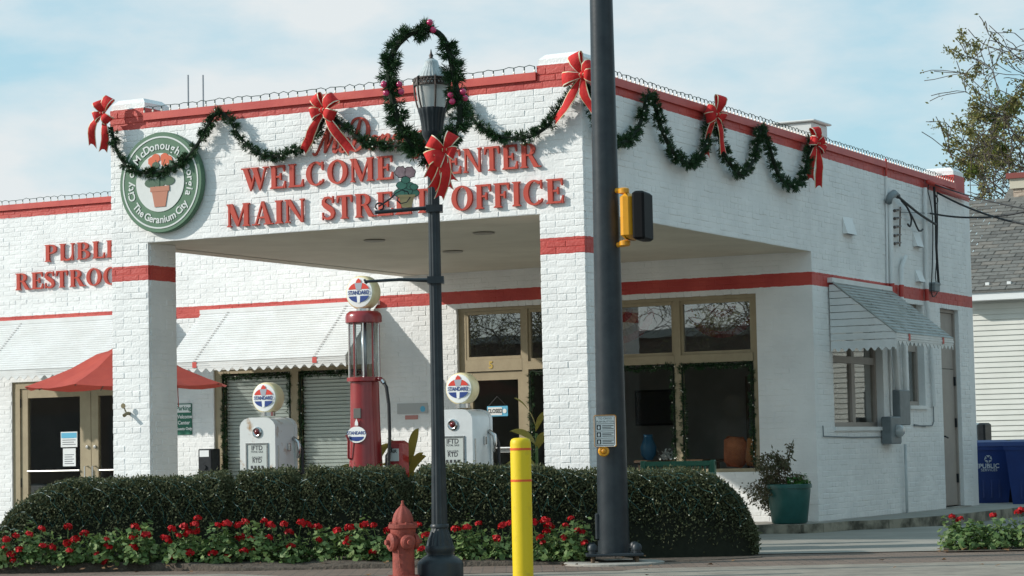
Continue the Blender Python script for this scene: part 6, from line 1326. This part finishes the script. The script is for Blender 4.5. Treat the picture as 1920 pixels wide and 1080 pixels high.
# ================================================================== trees
BARK = mat('grey_bark', (.11, .085, .065), .9, (.07, .055, .045), 6, bump=.6)
LFT = rand_mat('autumn_leaf', [(.24, .20, .06), (.34, .22, .06), (.20, .22, .07), (.40, .20, .05), (.16, .18, .06)], .6, .3); MIS = rand_mat('mistletoe_leaf', [(.10, .15, .02), (.16, .21, .03), (.20, .20, .04)], .6, .25)
def tree(label, base, H, seed, r0=.28, leafy=1., lean=(0, 0), spread=.62, grp=None, depth=6, clumps=()):
    r = random.Random(seed); t = thing('bare_tree', label, 'tree', base, grp); tr = MB(); tips = []
    def grow(p, d, ln, rad, lv):
        n = 4; pts = [p]; rs = [rad]
        for i in range(n):
            d = (d + Vector((r.gauss(0, .15), r.gauss(0, .15), r.gauss(0, .13) - (.02 if lv > 3 else 0)))).normalized(); p = p + d*(ln/n); pts.append(p); rs.append(max(.011, rad*(1-.40*(i+1)/n)))
        tr.tube(pts, rs, 7 if lv < 2 else (5 if lv < 4 else 3), False)
        if lv >= depth-2: tips.append((pts[1], pts[-1]))
        if lv >= depth or (lv > 1 and Vector(RT0).dot(p-Vector([float(q_) for q_ in base])) < -3.0): return
        k = 3 if lv < 3 else 3
        for j in range(k):
            a = r.uniform(0, 2*math.pi); o = d.orthogonal().normalized(); o = (o*math.cos(a) + d.cross(o)*math.sin(a)); nd_ = (d*(1-spread*.5) + o*spread + Vector((lean[0], lean[1], 0))*.25).normalized()
            grow(pts[-1 if j == 0 else r.choice((2, 3, 4))], nd_, ln*r.uniform(.60, .84), rs[-1]*r.uniform(.6, .8), lv+1)
    grow(Vector(base), Vector((lean[0]*.3, lean[1]*.3, 1)).normalized(), H*.28, r0, 0)
    tr.build('trunk', BARK, t, smooth=True, recalc=False)
    P = []
    for a, b in tips:
        w = math.sin(a.x*1.9+seed)+math.sin(a.z*2.3+1)+math.sin(a.y*1.7)
        for k in range(int(leafy*(9 if w > .6 else (2 if r.random() < .5 else 0)))): f = r.random(); P.append(np.array(a.lerp(b, f)) + rng.normal(0, .05, 3))
    if P: P = np.array(P); stuff(np_quads('crown', leaves(P, rng.normal(size=P.shape)-UP0*.4, rng.uniform(.06, .12, len(P)), rng.uniform(.035, .065, len(P))), LFT, t))
    for c, R in clumps:
        P = []
        for k in range(9): cc = np.array(c) + rng.normal(0, 1, 3)*R*np.array([.55, .55, .6]); P.append(cc + unit(rng.normal(size=(70, 3)))*R*.5*rng.random((70, 1))**.4)
        P = np.vstack(P); stuff(np_quads('green_clump', leaves(P, rng.normal(size=P.shape), .085, .04), MIS, t))
    return t
tb = st(hs(2046, 56), 56, GZ)
tree('half bare tree with yellow leaves and green clumps behind the house', tb, 13.4, 7, .27, 3.2, tuple(-RT0[:2]*.35), .62, None, 7, [(dp(1893, 200, 55.5), .34), (dp(1875, 228, 55.6), .22), (dp(1880, 288, 55.4), .18), (dp(1822, 322, 55.2), .2)])
# across the street, mirrored in the panes: a low shop row, added to darken the reflections, and bare trees
OB_ = thing('added_shop_row', 'long low brown brick shop row added across the street to darken reflections in the panes', 'building', (-35, -48, GZ)); BB = mat('shop_brick', (.17, .10, .07), .85, (.12, .07, .05), 4, bump=.2)
MB().box(-75, 2, -56, -48, GZ, 5.1).build('wall', BB, OB_); MB().box(-75.2, 2.2, -56.2, -47.8, 5.1, 5.4).build('cornice', mat('shop_trim', (.42, .40, .36), .7), OB_)
for k in range(15): MB().box(-73+k*5, -69.5+k*5, -47.99, -47.95, .4, 2.9).build('window', mat('shop_glass', (.03, .035, .04), .1), OB_)
for i, (x, y, h) in enumerate(((-19, -40, 9.5), (-27, -43, 11), (-36, -41, 10), (-12, -44, 8.5), (-23, -45, 9), (-31, -45, 10))):
    tree(('first', 'second', 'third', 'fourth', 'fifth', 'sixth')[i]+' bare street tree across the road, mirrored in the panes', (x, y, GZ), h, 60+i, .26, .5, (0, 0), .62, 'trees across the road', 6)

# to the right of the driveway, outside the frame: a house added to shade the side wall, mirrored in its panes
RH = thing('added_driveway_house', 'tall cream sided house added to shade the side wall, mirrored in its panes', 'house', (14, 9, GZ))
MB().box(13.5, 21, -1, 21.5, GZ, 1.3).build('brick_base', BB, RH); MB().box(13.55, 21, -.95, 21.45, 1.3, 7.8).build('wall', mat('dim_siding', (.33, .33, .30), .7), RH)  # siding colour lowered to bounce less light onto the side wall
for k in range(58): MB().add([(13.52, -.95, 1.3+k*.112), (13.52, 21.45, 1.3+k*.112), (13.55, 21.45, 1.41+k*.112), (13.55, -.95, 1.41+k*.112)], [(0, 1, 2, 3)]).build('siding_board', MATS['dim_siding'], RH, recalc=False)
m = MB(); m.add([(13.0, -1.5, 7.8), (13.0, 22, 7.8), (17.3, 22, 10.4), (17.3, -1.5, 10.4), (21.5, 22, 7.8), (21.5, -1.5, 7.8)], [(0, 1, 2, 3), (3, 2, 4, 5), (0, 3, 5), (1, 4, 2)]); m.build('roof', SHG[1], RH, recalc=False)
for k in range(5):
    for z_ in (2.2, 5.2): w_ = MB().box(13.47, 13.53, .8+k*4, 1.9+k*4, z_, z_+1.5).build('window', MATS['shop_glass'], RH)
